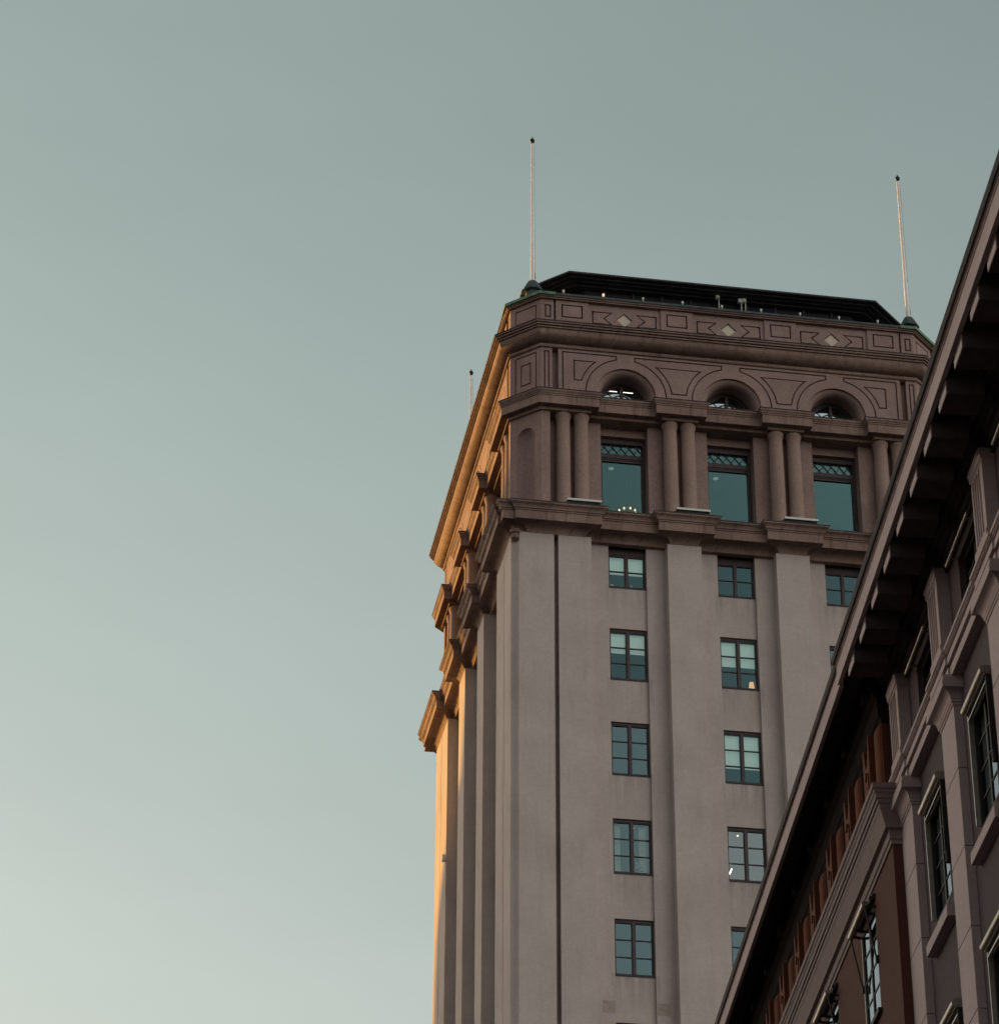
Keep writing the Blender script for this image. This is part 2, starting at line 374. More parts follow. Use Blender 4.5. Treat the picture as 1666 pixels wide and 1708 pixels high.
# --- shaft walls
mb = MB()
for fr, half, hs in SIDES:
    if fr is FRONT:
        edges = [-half + .3]
        for c in BAYS['F']: edges += [c - .67, c + .67]
        edges.append(half - .3)
        for i in range(0, len(edges), 2): slab(mb, fr, rect(edges[i], edges[i + 1], 0, 52.75), -1.0, -.45)
        for bi, c in enumerate(BAYS['F']):
            top = 52.75
            for k in range(7):
                if bi == 2 and k > 3: continue
                slab(mb, fr, rect(c - .67, c + .67, WB[k] + WH[k], top), -1.0, -.57); top = WB[k]
            slab(mb, fr, rect(c - .67, c + .67, 0, top), -1.0, -.57)
    else:
        edges = [-half + .3]
        for c in BAYS[key(fr)]: edges += [c - .7, c + .7]
        edges.append(half - .3)
        for i in range(0, len(edges), 2): slab(mb, fr, rect(edges[i], edges[i + 1], 0, 52.75), -1.0, -.45)
        for c in BAYS[key(fr)]: slab(mb, fr, rect(c - .7, c + .7, 0, 52.75), -1.0, -.57)
mb.build('shaft_wall', M['stucco'], tower)

def prism(mb, poly, z0, z1, smooth=False):
    k = len(poly)
    t = tessellate_polygon([[Vector((p[0], p[1], 0)) for p in poly]])
    for z in (z0, z1): mb.add([(p[0], p[1], z) for p in poly], [tuple(q) for q in t])
    mb.add([(p[0], p[1], z) for z in (z0, z1) for p in poly], [(i, (i + 1) % k, k + (i + 1) % k, k + i) for i in range(k)], smooth)

# --- pilasters of the shaft (each its own part) and corner piers
PW = {'F': (0.60, 0.575), 'S': (0.72, 0.77)}
for fr, half, hs in SIDES:
    if fr in (RIGHT, BACK): continue
    K = key(fr)
    for i, c in enumerate(PAIRS[K]):
        w = PW[K][1] if i in (0, 3) else PW[K][0]
        mb = MB(); fbox(mb, fr, c - w, c + w, -.5, 0, 0, 52.42); mb.build('pilaster', M['stucco'], tower)
for sx in (-1, 1):
    for sy in (-1, 1):
        c = .25; pts = [(6.52, HY - .45), (6.52, HY)]
        pts += [(HX - c * cos(a * pi / 12), HY - c * sin(a * pi / 12)) for a in range(7)]
        pts += [(HX, 7.44), (HX - .45, 7.44), (HX - .45, HY - .45)]
        mb = MB(); prism(mb, [(sx * x, sy * y) for x, y in pts], 0, 52.42); mb.build('corner_pier', M['stucco'], tower)
for sx in (-1, 1):                                   # corbels under the belt at the chamfered corners
    mb = MB(); lathe(mb, (sx * (HX - .12), -(HY - .12), 52.1), [(.0, 0), (.06, .01), (.15, .08), (.17, .17), (.14, .24), (.2, .27), (.2, .4)], 14); mb.build('corner_corbel', M['stone_dirty'], tower)

def belt_path(c_corner, c_main, c_bf, bfF, bfS, endF, endS):
    pts = []
    for fr, half, hs in SIDES:
        K = key(fr); e = endF if K == 'F' else endS; w = bfF if K == 'F' else bfS
        seg = [(-(half + c_corner), c_corner), (-(half - .24), c_corner), (-(half - .24), c_bf), (-e, c_bf), (-e, c_main)]
        for p in PAIRS[K][1:3]: seg += [(p - w, c_main), (p - w, c_bf), (p + w, c_bf), (p + w, c_main)]
        seg += [(e, c_main), (e, c_bf), (half - .24, c_bf), (half - .24, c_corner)]
        for s, n in seg: q = fr.P(s, n, 0); pts.append((q.x, q.y))
    return pts
BP = belt_path(.18, 0, .28, .77, .82, 5.14, 5.72)
cav = [(-.27 + .30 * (1 - cos(t * pi / 16)), 52.41 + .29 * sin(t * pi / 16)) for t in range(9)]
prof = [(-.5, 52.40)] + cav + [(.06, 52.72), (.20, 52.72), (.20, 52.68), (.22, 52.68), (.22, 53.0), (.25, 53.01), (.25, 53.05), (.29, 53.07), (.30, 53.12), (.34, 53.18), (.40, 53.22), (.42, 53.24), (.42, 53.29)]
mb = MB(); sweep(mb, BP, prof); mb.build('belt_cornice', M['stone_dirty'], tower)
mb = MB(); sweep(mb, BP, [(.415, 53.285), (.435, 53.285), (.435, 53.315), (-1.1, 53.36)]); mb.build('belt_flashing', M['lead'], tower)

# --- column storey
def octo(c, fr, half, hs):                            # end points of one side of the chamfered plan, offset c from the wall plane
    return hs + .414 * c
def octo_path(c):
    pts = []
    for fr, half, hs in SIDES:
        for s in (-1, 1): q = fr.P(s * octo(c, fr, half, hs), -.1 + c, 0); pts.append((q.x, q.y))
    return pts
CHF = []                                              # chamfer frames, front-left first
op = octo_path(0)
for i in range(4):
    a = Vector(op[(2 * i + 7) % 8]); b = Vector(op[(2 * i) % 8]); d = (b - a).normalized()
    mid = (a + b) / 2; CHF.append((Frame((mid.x, mid.y, 0), (d.x, d.y, 0), (d.y, -d.x, 0)), (b - a).length / 2))

mb = MB()
for fr, half, hs in SIDES:
    K = key(fr); ow = .85 if K == 'F' else 1.0
    if fr in (FRONT, LEFT):
        edges = [-hs + .3]
        for c in BAYS[K]: edges += [c - ow, c + ow]
        edges.append(hs - .3)
        for i in range(0, len(edges), 2): slab(mb, fr, rect(edges[i], edges[i + 1], 53.2, 57.6), -1.7, -.6)
        for c in BAYS[K]: slab(mb, fr, rect(c - ow, c + ow, 57.17, 57.6), -1.7, -.93)
    else: slab(mb, fr, rect(-hs, hs, 53.2, 57.6), -1.7, -.2)
mb.build('column_storey_wall', M['stone'], tower)
for i, (cf, hl) in enumerate(CHF):
    mb = MB()
    hole = [(-.40, 53.22)] + [( .40, 53.22)] + arc(0, 56.55, .40, 0, pi, 14)
    front_c = i in (0, 1)
    slab(mb, cf, rect(-hl, hl, 53.2, 57.6), -.02, 0, [hole] if front_c else [])
    if front_c:                                       # round-headed niche hollowed into the corner
        vs = []; fs = []; n = 10; rows = []
        for z in (53.22, 54.5, 55.6, 56.55): rows.append([cf.P(-.40 * cos(pi * t / n), -.22 * sin(pi * t / n), z) for t in range(n + 1)])
        for e in range(1, 6):
            a = e * pi / 10; rows.append([cf.P(-.40 * cos(a) * cos(pi * t / n), -.22 * cos(a) * sin(pi * t / n), 56.55 + .40 * sin(a)) for t in range(n + 1)])
        for r in rows: vs += r
        for r in range(len(rows) - 1):
            for t in range(n): k = r * (n + 1) + t; fs.append((k, k + 1, k + n + 2, k + n + 1))
        mb.add(vs, fs, True)
    for s, (fr, half, hs) in ((1, SIDES[i]), (-1, SIDES[(i + 3) % 4])):
        e = hs * (-1 if s == 1 else 1); q = e + s * .31
        slab(mb, fr, rect(min(e, q), max(e, q), 53.2, 57.6), -.75, -.1)
    mb.build('corner_pier', M['stone'], tower)
colprof = [(.305, 0), (.305, .12), (.28, .2), (.262, .28), (.262, 1.4), (.256, 2.6), (.246, 3.6), (.243, 3.9), (.262, 3.98), (.285, 4.05), (.295, 4.12), (.295, 4.20)]
proto = None
for fr, half, hs in SIDES:
    if fr in (RIGHT, BACK): continue
    K = key(fr); dx = .325 if K == 'F' else .36
    for c in PAIRS[K]:
        for s in (-dx, dx):
            q = fr.P(c + s, -.335, 53.3)
            if proto is None:
                mb = MB(); lathe(mb, (0, 0, 0), colprof, 28); proto = mb.build('column', M['column'], tower, tuple(q)); o = proto
            else:
                o = proto.copy(); COL.objects.link(o); o.parent = tower; o.location = q
            o.rotation_euler = (0, 0, random.random() * 6)

# --- entablature over the columns
def ent_path(c_bf, bfF, bfS, endF, endS):
    pts = []
    for fr, half, hs in SIDES:
        K = key(fr); e = endF if K == 'F' else endS; w = bfF if K == 'F' else bfS; k = hs + .414 * c_bf
        seg = [(-k, c_bf), (-e, c_bf), (-e, 0)]
        for p in PAIRS[K][1:3]: seg += [(p - w, 0), (p - w, c_bf), (p + w, c_bf), (p + w, 0)]
        seg += [(e, 0), (e, c_bf), (k, c_bf)]
        for s, n in seg: q = fr.P(s, n - .1, 0); pts.append((q.x, q.y))
    return pts
EP = ent_path(.30, .86, .82, 4.95, 5.72)
prof = [(-1.3, 57.48), (-.2, 57.48), (-.2, 57.60), (-.16, 57.62), (-.02, 57.64), (-.02, 57.60), (.05, 57.60), (.05, 57.92), (.075, 57.93), (.075, 57.98), (.10, 57.99), (.11, 58.03), (.15, 58.08), (.15, 58.15)]
mb = MB(); sweep(mb, EP, prof); mb.build('entablature', M['stone_dirty'], tower)
mb = MB(); sweep(mb, EP, [(.145, 58.145), (.17, 58.145), (.17, 58.17), (-.55, 58.20)]); mb.build('entablature_flashing', M['lead'], tower)

# --- arcade storey: walls with round arches, raised panels parted by grooves
AZ, AR = 58.45, 1.08
def offset_in(poly, d):
    n = len(poly); A = sum(poly[i][0] * poly[(i + 1) % n][1] - poly[(i + 1) % n][0] * poly[i][1] for i in range(n))
    sg = 1 if A > 0 else -1; out_ = []
    for i in range(n):
        a, b, c = Vector(poly[i - 1]), Vector(poly[i]), Vector(poly[(i + 1) % n])
        d1 = (b - a).normalized(); d2 = (c - b).normalized()
        n1 = Vector((-d1.y, d1.x)) * sg; n2 = Vector((-d2.y, d2.x)) * sg
        o_ = (n1 + n2) / max(.35, 1 + n1.dot(n2)); q = b + o_ * d; out_.append((q.x, q.y))
    return out_
G = .026                                              # half width of a groove
for fr in (FRONT, LEFT):
    K = key(fr); hs = 6.93 if K == 'F' else 8.03; bays = BAYS[K]; we = hs - .62
    mb = MB()
    n1, nb, nr = -.09, -.20, -.62                     # face of the raised work, floor of the grooves, back
    # base wall with arch openings
    poly = [(-we, 58.1)]
    for c in bays: poly += [(c - AR, 58.1)] + arc(c, AZ, AR, pi, 0, 22) + [(c + AR, 58.1)]
    poly += [(we, 58.1), (we, 60.24), (-we, 60.24)]
    slab(mb, fr, poly, nr, nb)
    slab(mb, fr, rect(-we, we, 60.02 + G, 60.23), nb - .01, n1)             # band under the cornice
    ring = AR + .35; kx = .31
    a_k = math.acos(kx / ring)
    for c in bays:                                                          # archivolt with key strip
        pts = [(c + AR, 58.1), (c + ring, 58.1)] + arc(c, AZ, ring, 0, a_k, 14) + [(c + kx, 60.02 + G), (c - kx, 60.02 + G)] + arc(c, AZ, ring, pi - a_k, pi, 14) + [(c - ring, 58.1), (c - AR, 58.1)] + arc(c, AZ, AR, pi, 0, 22)
        slab(mb, fr, pts, nb - .01, n1)
    r2 = ring + 2 * G
    def spandrel(cl, cr):                             # panel between two arches (None: the end of the wall)
        zt, zb = 60.02 - G, 58.24
        pts = []
        if cl is not None:
            x0 = cl + kx + 2 * G; pts += [(x0, zt)] + arc(cl, AZ, r2, math.acos((kx + 2 * G) / r2), 0, 16) + [(cl + r2, zb)]
        else: pts += [(-we + .16 + G, zt), (-we + .16 + G, zb)]
        if cr is not None:
            pts += [(cr - r2, zb)] + arc(cr, AZ, r2, pi, pi - math.acos((kx + 2 * G) / r2), 16) + [(cr - kx - 2 * G, zt)]
        else: pts += [(we - .16 - G, zb), (we - .16 - G, zt)]
        # inner trapezoid
        if cl is not None and cr is not None:
            m_ = (cl + cr) / 2; hw = (cr - cl) / 2 - r2
            zt2, zb2 = 59.72, 58.62
            def lim(z, c_, sgn):
                h = max(z - AZ, 0); return c_ + sgn * (sqrt(max((r2 + .17) ** 2 - h * h, 0.0)))
            L_ = [(lim(zt2 - (zt2 - zb2) * i / 10, cl, 1), zt2 - (zt2 - zb2) * i / 10) for i in range(11)]
            R_ = [(lim(zb2 + (zt2 - zb2) * i / 10, cr, -1), zb2 + (zt2 - zb2) * i / 10) for i in range(11)]
            inner = [p for p in L_ if p[0] < m_ - .04] + [p for p in R_ if p[0] > m_ + .04]
        else:
            c_ = cr if cl is None else cl; sg = 1 if cl is None else -1
            xa = (-we + .55) if cl is None else (we - .55); zt2, zb2 = 59.72, 58.85
            pr = []
            for i in range(9):
                z = zb2 + (zt2 - zb2) * i / 8; h = max(z - AZ, 0)
                x = c_ - sg * sqrt(max((r2 + .16) ** 2 - h * h, 0)); pr.append((x, z))
            pr = [p for p in pr if (p[0] - xa) * sg > .06]
            inner = [(xa, zt2)] + [(xa, pr[0][1])] + pr if pr else []
        return pts, inner
    ends = [None] + list(bays) + [None]
    for i in range(len(ends) - 1):
        pts, inner = spandrel(ends[i], ends[i + 1])
        if len(inner) >= 3:
            slab(mb, fr, pts, nb - .01, n1, [inner]); slab(mb, fr, offset_in(inner, 2 * G), nb - .01, n1)
        else: slab(mb, fr, pts, nb - .01, n1)
    for s in (-1, 1): slab(mb, fr, rect(min(s * we, s * (we - .16 + G)), max(s * we, s * (we - .16 + G)), 58.1, 60.02 + G), nb - .01, n1)
    for i in range(len(ends) - 1):                    # plinth strip below the spandrels
        a = -we + .16 if ends[i] is None else ends[i] + ring; b = we - .16 if ends[i + 1] is None else ends[i + 1] - ring
        slab(mb, fr, rect(a, b, 58.1, 58.24 - 2 * G), nb - .01, n1)
    for s in (-1, 1): slab(mb, fr, rect(min(s * (we - .02), s * (hs - .38)), max(s * (we - .02), s * (hs - .38)), 58.1, 60.24), -.6, -.34)   # joint beside the corner
    # hollow moulding inside each arch, then the deep reveal
    for c in bays:
        st = []
        for t in range(7):
            a = t * pi / 12; st.append((AR - .19 * sin(a), nb + .02 - .30 * (1 - cos(a))))
        st += [(AR - .19, nb - .34), (AR - .19, -1.0)]
        rows = []
        for r, n in st: rows.append([fr.P(x, n, z) for x, z in [(c + r, 58.1)] + arc(c, AZ, r, 0, pi, 24) + [(c - r, 58.1)]])
        vs = [p for r in rows for p in r]; k = len(rows[0])
        mb.add(vs, [(r * k + i, r * k + i + 1, (r + 1) * k + i + 1, (r + 1) * k + i) for r in range(len(rows) - 1) for i in range(k - 1)], True)
    mb.build('arcade_wall', M['stone'], tower)
mb = MB()
for fr in (RIGHT, BACK): slab(mb, fr, rect(-8.03 if fr is RIGHT else -6.93, 8.03 if fr is RIGHT else 6.93, 58.1, 60.24), -.6, -.1)
mb.build('arcade_wall', M['stone'], tower)
for i, (cf, hl) in enumerate(CHF):                    # corner faces with nested rectangular panels
    mb = MB()
    slab(mb, cf, rect(-hl, hl, 58.1, 60.24), -.3, -.11)
    a = rect(-hl + .2, hl - .2, 58.32, 60.02); b = rect(-.22, .22, 58.75, 59.65)
    slab(mb, cf, rect(-hl, hl, 58.1, 60.24), -.12, 0, [a])
    slab(mb, cf, offset_in(a, 2 * G), -.12, 0, [b]); slab(mb, cf, offset_in(b, 2 * G), -.12, 0)
    for s, (fr, half, hs) in ((1, SIDES[i]), (-1, SIDES[(i + 3) % 4])):
        e = hs * (-1 if s == 1 else 1); q = e + s * .40
        lo, hi = min(e, q), max(e, q)
        h = rect(lo + .1, hi - .1, 58.36, 60.02)
        slab(mb, fr, rect(lo, hi, 58.1, 60.24), -.6, -.1, [h]); slab(mb, fr, rect(lo + .02, hi - .02, 58.2, 60.1), -.5, -.2)
        slab(mb, fr, offset_in(h, 2 * G), -.21, -.1)
    mb.build('corner_panel', M['stone'], tower)

# --- main cornice
OP = octo_path(0)
ov = [(.05 + .38 * sin(t * pi / 20), 60.32 + .36 * (1 - cos(t * pi / 20))) for t in range(11)]
prof = [(-.5, 60.14), (.03, 60.14), (.07, 60.16), (.09, 60.21), (.07, 60.26), (.03, 60.29), (.03, 60.32)] + ov + [(.43, 60.70), (.49, 60.70), (.49, 60.755), (.475, 60.76), (.475, 60.78), (.55, 60.78), (.55, 60.84), (.535, 60.845), (.535, 60.86), (.60, 60.86), (.60, 60.92)]
mb = MB(); sweep(mb, OP, prof, smooth=True); mb.build('main_cornice', M['stone_dirty'], tower)
mb = MB(); sweep(mb, OP, [(.595, 60.915), (.62, 60.915), (.62, 60.95), (-.05, 61.06), (-.5, 61.06)]); mb.build('cornice_flashing', M['lead'], tower)

# --- parapet with piers, arrow panels and lozenges
ZP0, ZP1 = 61.06, 62.24
for fr in (FRONT, LEFT):
    K = key(fr); hs = 6.93 if K == 'F' else 8.03
    mb = MB()
    slab(mb, fr, rect(-hs + .38, hs - .38, ZP0, ZP1), -.7, -.30)
    pn, pl = -.09, -.15                               # pier face, panel face
    piers = PAIRS[K]; pw = .60
    for c in piers:
        h = rect(c - .39, c + .39, 61.50, 62.06)
        slab(mb, fr, rect(c - pw, c + pw, 61.22, ZP1 - .03), -.31, pn, [h]); slab(mb, fr, offset_in(h, 2 * G), -.31, pn)
    for i in range(3):
        a, b = piers[i] + pw, piers[i + 1] - pw; m_ = (a + b) / 2; zc = 61.66; w = (b - a) / 2
        dia = [(m_ - .30, zc), (m_, zc - .29), (m_ + .30, zc), (m_, zc + .29)]
        x0 = w - .14
        la = [(m_ - x0, zc + .27), (m_ - x0, zc - .27), (m_ - .42, zc - .27), (m_ - .72, zc), (m_ - .42, zc + .27)]
        ra = [(2 * m_ - p[0], p[1]) for p in reversed(la)]
        slab(mb, fr, rect(a, b, ZP0 + .02, ZP1 - .03), -.31, pl, [dia, la, ra])
        slab(mb, fr, offset_in(la, 2 * G), -.31, pl - .002); slab(mb, fr, offset_in(ra, 2 * G), -.31, pl - .002)
    mb.build('parapet_wall', M['stone'], tower)
    for i in range(3):
        m_ = (piers[i] + piers[i + 1]) / 2; zc = 61.66
        mb2 = MB(); slab(mb2, fr, [(m_ - .275, zc), (m_, zc - .265), (m_ + .275, zc), (m_, zc + .265)], -.3, -.20)
        mb2.build('lozenge_inset', M['pale_stone'], tower)
    for c in piers:
        mb = MB(); slab(mb, fr, [(c - pw - .03, ZP0 - .02), (c + pw + .03, ZP0 - .02), (c + pw + .03, 61.13), (c + pw + .01, 61.21), (c - pw - .01, 61.21), (c - pw - .03, 61.13)], -.31, -.04)
        mb.build('pier_flashing', M['lead'], tower)
mb = MB()
for fr in (RIGHT, BACK): hs = 8.03 if fr is RIGHT else 6.93; slab(mb, fr, rect(-hs, hs, ZP0, ZP1), -.6, -.12)
mb.build('parapet_wall', M['stone'], tower)
for i, (cf, hl) in enumerate(CHF):
    mb = MB(); h = rect(-hl + .2, hl - .2, 61.42, 62.04)
    slab(mb, cf, rect(-hl, hl, ZP0, ZP1), -.3, 0, [h]); slab(mb, cf, rect(-hl + .1, hl - .1, 61.3, 62.1), -.3, -.12)
    slab(mb, cf, offset_in(h, 2 * G), -.13, 0)
    for s, (fr, half, hs) in ((1, SIDES[i]), (-1, SIDES[(i + 3) % 4])):
        e = hs * (-1 if s == 1 else 1); q = e + s * .47; lo, hi = min(e, q), max(e, q)
        h = rect(lo + .14, hi - .10, 61.46, 62.0)
        slab(mb, fr, rect(lo, hi, ZP0, ZP1), -.6, -.1, [h]); slab(mb, fr, rect(lo + .05, hi - .04, 61.3, 62.1), -.5, -.2)
        slab(mb, fr, offset_in(h, 2 * G), -.21, -.1)
    mb.build('corner_panel', M['stone'], tower)
mb = MB(); sweep(mb, OP, [(-.3, ZP1 - .02), (.10, ZP1 - .02), (.10, ZP1 + .02), (.14, ZP1 + .03), (.17, ZP1 + .08), (.17, ZP1 + .09)]); mb.build('coping', M['stone_dirty'], tower)
mb = MB(); sweep(mb, OP, [(.165, ZP1 + .085), (.205, ZP1 + .085), (.205, ZP1 + .17), (-.7, ZP1 + .24)]); mb.build('coping_flashing', M['old_copper'], tower)
for i in range(4):                                    # verdigris sheets over the corners
    mb = MB()
    (cf, hl) = CHF[i]; frA = SIDES[i][0]; hsA = SIDES[i][2]; frB = SIDES[(i + 3) % 4][0]; hsB = SIDES[(i + 3) % 4][2]
    pb = frB.P(hsB - .50, -.1, 0); pb2 = frB.P(hsB, -.1, 0); pa = frA.P(-hsA, -.1, 0); pa2 = frA.P(-hsA + .50, -.1, 0)
    sweep(mb, [(p.x, p.y) for p in (pb, pb2, pa, pa2)], [(.20, ZP1 + .07), (.225, ZP1 + .07), (.225, ZP1 + .19), (-.6, ZP1 + .26)], closed=False)
    mb.build('corner_coping_sheet', M['copper'], tower)

# --- roof: set-back dark storey below a wide chamfered canopy
def oct2(hx, hy, c): return [(-hx + c, -hy), (hx - c, -hy), (hx, -hy + c), (hx, hy - c), (hx - c, hy), (-hx + c, hy), (-hx, hy - c), (-hx, -hy + c)]
mb = MB(); prism(mb, oct2(7.6, 8.7, .9), 61.6, 62.1); mb.build('roof_deck', M['roof_metal'], tower)
RO = oct2(7.28, 8.48, 1.5)
mb = MB(); sweep(mb, RO, [(-1.4, 63.70), (-.62, 63.72), (-.62, 63.76), (-.42, 63.77), (-.40, 63.80), (-.22, 63.80), (-.20, 63.84), (-.05, 63.84), (0, 63.86), (0, 63.92), (-2.0, 64.15), (-6.6, 64.4)])
mb.build('roof_canopy', M['roof_metal'], tower)
mb = MB(); sweep(mb, oct2(6.4, 7.6, 1.35), [(0, 62.05), (0, 63.75)]); mb.build('penthouse_wall', M['dark_panel'], tower)
mb = MB()
for i in range(9): x = -4.3 + i * 1.075; mb.box(x - .04, x + .04, -7.67, -7.58, 62.05, 63.72)
mb.box(-4.35, 4.35, -7.66, -7.58, 63.22, 63.27); mb.build('penthouse_mullion', M['roof_metal'], tower)
mb = MB(); mb.box(.7, 2.1, -7.64, -7.59, 63.30, 63.60); mb.build('penthouse_window', paint('blue black glazing', (0.03, 0.035, 0.07), 0.15, 0, 0.2), tower)
mb = MB(); sweep(mb, oct2(6.9, 8.0, .95), [(0, 62.74), (.04, 62.74), (.04, 62.80), (0, 62.80)])
sweep(mb, oct2(6.9, 8.0, .95), [(.01, 62.42), (.03, 62.42), (.03, 62.68), (.01, 62.68)])
for i in range(13): x = -5.9 + i * 11.8 / 12; rod(mb, (x, -8.0, 62.2), (x, -8.0, 62.77), .025, 6)
mb.build('roof_railing', M['roof_metal'], tower)
print('tower parts', len([o for o in bpy.data.objects if o.parent is tower]))

# --- windows of the shaft: frame, pane and sill, some with a roller blind
def window_frame(h, rows):
    mb = MB(); w = .67
    if rows == 2: mb.box(-w + .055, w - .055, -.05, .09, 1.27, h - .085); mb.box(-w + .055, w - .055, -.07, .0, 1.31, 1.36); h0 = h; h = 1.355
    for a, b, c, d in ((-w, -w + .055, 0, h), (w - .055, w, 0, h), (-w + .055, w - .055, h - .085, h), (-w + .055, w - .055, 0, .05)): mb.box(a, b, -.06, .10, c, d)
    mb.box(-.045, .045, -.075, .07, .05, h - .085)
    for i in range(1, rows):
        z = .05 + (h - .135) * i / rows
        for a, b in ((-w + .055, -.045), (.045, w - .055)): mb.box(a, b, -.03, .045, z - .016, z + .016)
    for a, b in ((-w + .055, -.045), (.045, w - .055)):
        for c, d, e, f_ in ((a, a + .022, .05, h - .085), (b - .022, b, .05, h - .085), (a + .022, b - .022, .05, .08), (a + .022, b - .022, h - .115, h - .085)): mb.box(c, d, -.045, .055, e, f_)
    if rows == 2:
        for a, b in ((-w, -w + .055), (w - .055, w)): mb.box(a, b, -.06, .10, h, h0)
        mb.box(-w + .055, w - .055, -.06, .10, h0 - .085, h0)
    return mb
def window_pane(h):
    mb = MB(); mb.add([(-.64, .0, .04), (.64, .0, .04), (.64, .0, h - .06), (-.64, .0, h - .06)], [(0, 1, 2, 3)]); return mb
def sill():
    mb = MB(); mb.add([(-.67, -.16, -.045), (.67, -.16, -.045), (.67, .0, -.045), (-.67, .0, -.045), (-.67, -.16, .0), (.67, -.16, .0), (.67, .0, .03), (-.67, .0, .03)],
           [(0, 3, 2, 1), (4, 5, 6, 7), (0, 1, 5, 4), (1, 2, 6, 5), (2, 3, 7, 6), (3, 0, 4, 7)]); return mb
BLIND = {(0, 0): .62, (0, 1): .40, (1, 1): .50, (1, 2): .665}
meshes = {}
for bi, c in enumerate(BAYS['F']):
    for k in range(7):
        if bi == 2 and k > 3: continue
        h = WH[k]; rows = 2 if k == 0 else 3
        base = FRONT.P(c, -.70, WB[k])
        if h not in meshes:
            w = window_frame(h, rows).build('window', M['frame'], tower, base)
            p = o = window_pane(h).build('pane', M['glass'], w); s_ = sill().build('sill', M['lead'], w)
            meshes[h] = (w.data, p.data, s_.data)
        else:
            w = bpy.data.objects.new('window', meshes[h][0]); COL.objects.link(w); w.parent = tower; w.location = base
            for nm, d in (('sill', meshes[h][2]), ('pane', meshes[h][1])): o = bpy.data.objects.new(nm, d); COL.objects.link(o); o.parent = w
        o.material_slots[0].link = 'OBJECT'; o.material_slots[0].material = M[{(0, 2): 'glass_b', (0, 3): 'glass_b', (0, 4): 'glass_b', (1, 3): 'glass_c', (1, 4): 'glass_b', (2, 1): 'glass_b'}.get((bi, k), 'glass')]
        if (bi, k) in BLIND:
            drop = BLIND[(bi, k)] * (h - .13)
            mb = MB()
            for a, b in ((-.61, -.06), (.06, .61)): mb.box(a, b, .13, .134, h - .10 - drop, h - .09); rod(mb, (a, .132, h - .10 - drop), (b, .132, h - .10 - drop), .012, 6)
            mb.build('roller_blind', M['blind'], w)
# rooms behind the windows
mb = MB()
def room(mb, x0, x1, n_front, depth, z0, z1):
    y0 = -HY - n_front; y1 = y0 + depth
    vs = [(x, y, z) for z in (z0, z1) for y in (y0, y1) for x in (x0, x1)]
    mb.add(vs, [(0, 1, 3, 2), (4, 6, 7, 5), (2, 3, 7, 6), (0, 2, 6, 4), (1, 5, 7, 3)])
for k in range(7):
    for c in BAYS['F']: room(mb, c - 1.6, c + 1.6, -1.0, 3.2, WB[k] - .9, WB[k] + 1.93 + .25 if k else 52.6)
mb.build('office_room', M['room'], tower)
mb = MB(); room(mb, -6.3, 6.3, -1.72, 4.0, 53.0, 57.45); mb.build('hall_room', M['room'], tower)
mb = MB()
for c in BAYS['F']: room(mb, c - 1.7, c + 1.7, -1.0, 2.6, 57.7, 60.2)
mb.build('attic_room', paint('warm attic plaster', (0.42, 0.30, 0.20), 0.8), tower)
mb = MB()
for c in BAYS['S']: slab(mb, LEFT, rect(c - 1.2, c + 1.2, 53.2, 57.4), -1.4, -1.25); slab(mb, LEFT, rect(c - 1.1, c + 1.1, 58.1, 59.9), -1.2, -.95)
mb.build('side_glazing', M['black'], tower)

# --- tall windows of the column storey
proto = None
for c in BAYS['F']:
    base = FRONT.P(c, -1.15, 53.25)
    if proto is None:
        mb = MB(); w, H = .85, 3.92
        for a, b, z0, z1 in ((-w, -w + .09, 0, H), (w - .09, w, 0, H), (-w + .09, w - .09, H - .14, H), (-w + .09, w - .09, 3.05, 3.28), (-w + .09, w - .09, 0, .08)): mb.box(a, b, -.06, .08, z0, z1)
        mb.box(-w + .09, w - .09, -.09, .06, 3.10, 3.17); mb.box(-w + .09, w - .09, -.085, .06, H - .22, H - .15)
        for a, b in ((-w + .09, -w + .14), (w - .14, w - .09)): mb.box(a, b, -.04, .06, .08, 3.05)
        mb.box(-w + .14, w - .14, -.04, .06, 2.98, 3.05)
        n = 5; x0, x1, z0, z1 = -w + .09, w - .09, 3.28, H - .22; d = (x1 - x0) / n
        for i in range(n + 1):                        # diamond lattice
            for s in (-1, 1):
                a = Vector((x0 + d * (i - .3), .0, z0)); b = a + Vector((s * d * 1.15, 0, z1 - z0))
                if s < 0: a.x += d * .6; b.x += d * .6
                for p, q in ((a, b), (b, a)):
                    if p.x < x0: t = (x0 - p.x) / (q.x - p.x) if q.x > x0 else None; p.xyz = p.lerp(q, t) if t is not None else p
                    if p.x > x1: t = (x1 - p.x) / (q.x - p.x) if q.x < x1 else None; p.xyz = p.lerp(q, t) if t is not None else p
                if x0 - .01 <= min(a.x, b.x) and max(a.x, b.x) <= x1 + .01 and (a - b).length > .05: rod(mb, a, b, .017, 4)
        wf = mb.build('tall_window', M['frame'], tower, base)
        mb = MB(); mb.add([(-.8, .02, .05), (.8, .02, .05), (.8, .02, H - .1), (-.8, .02, H - .1)], [(0, 1, 2, 3)]); pn = mb.build('pane', M['glass_tall'], wf)
        proto = (wf, pn)
    else:
        o = proto[0].copy(); COL.objects.link(o); o.parent = tower; o.location = base
        q = proto[1].copy(); COL.objects.link(q); q.parent = o
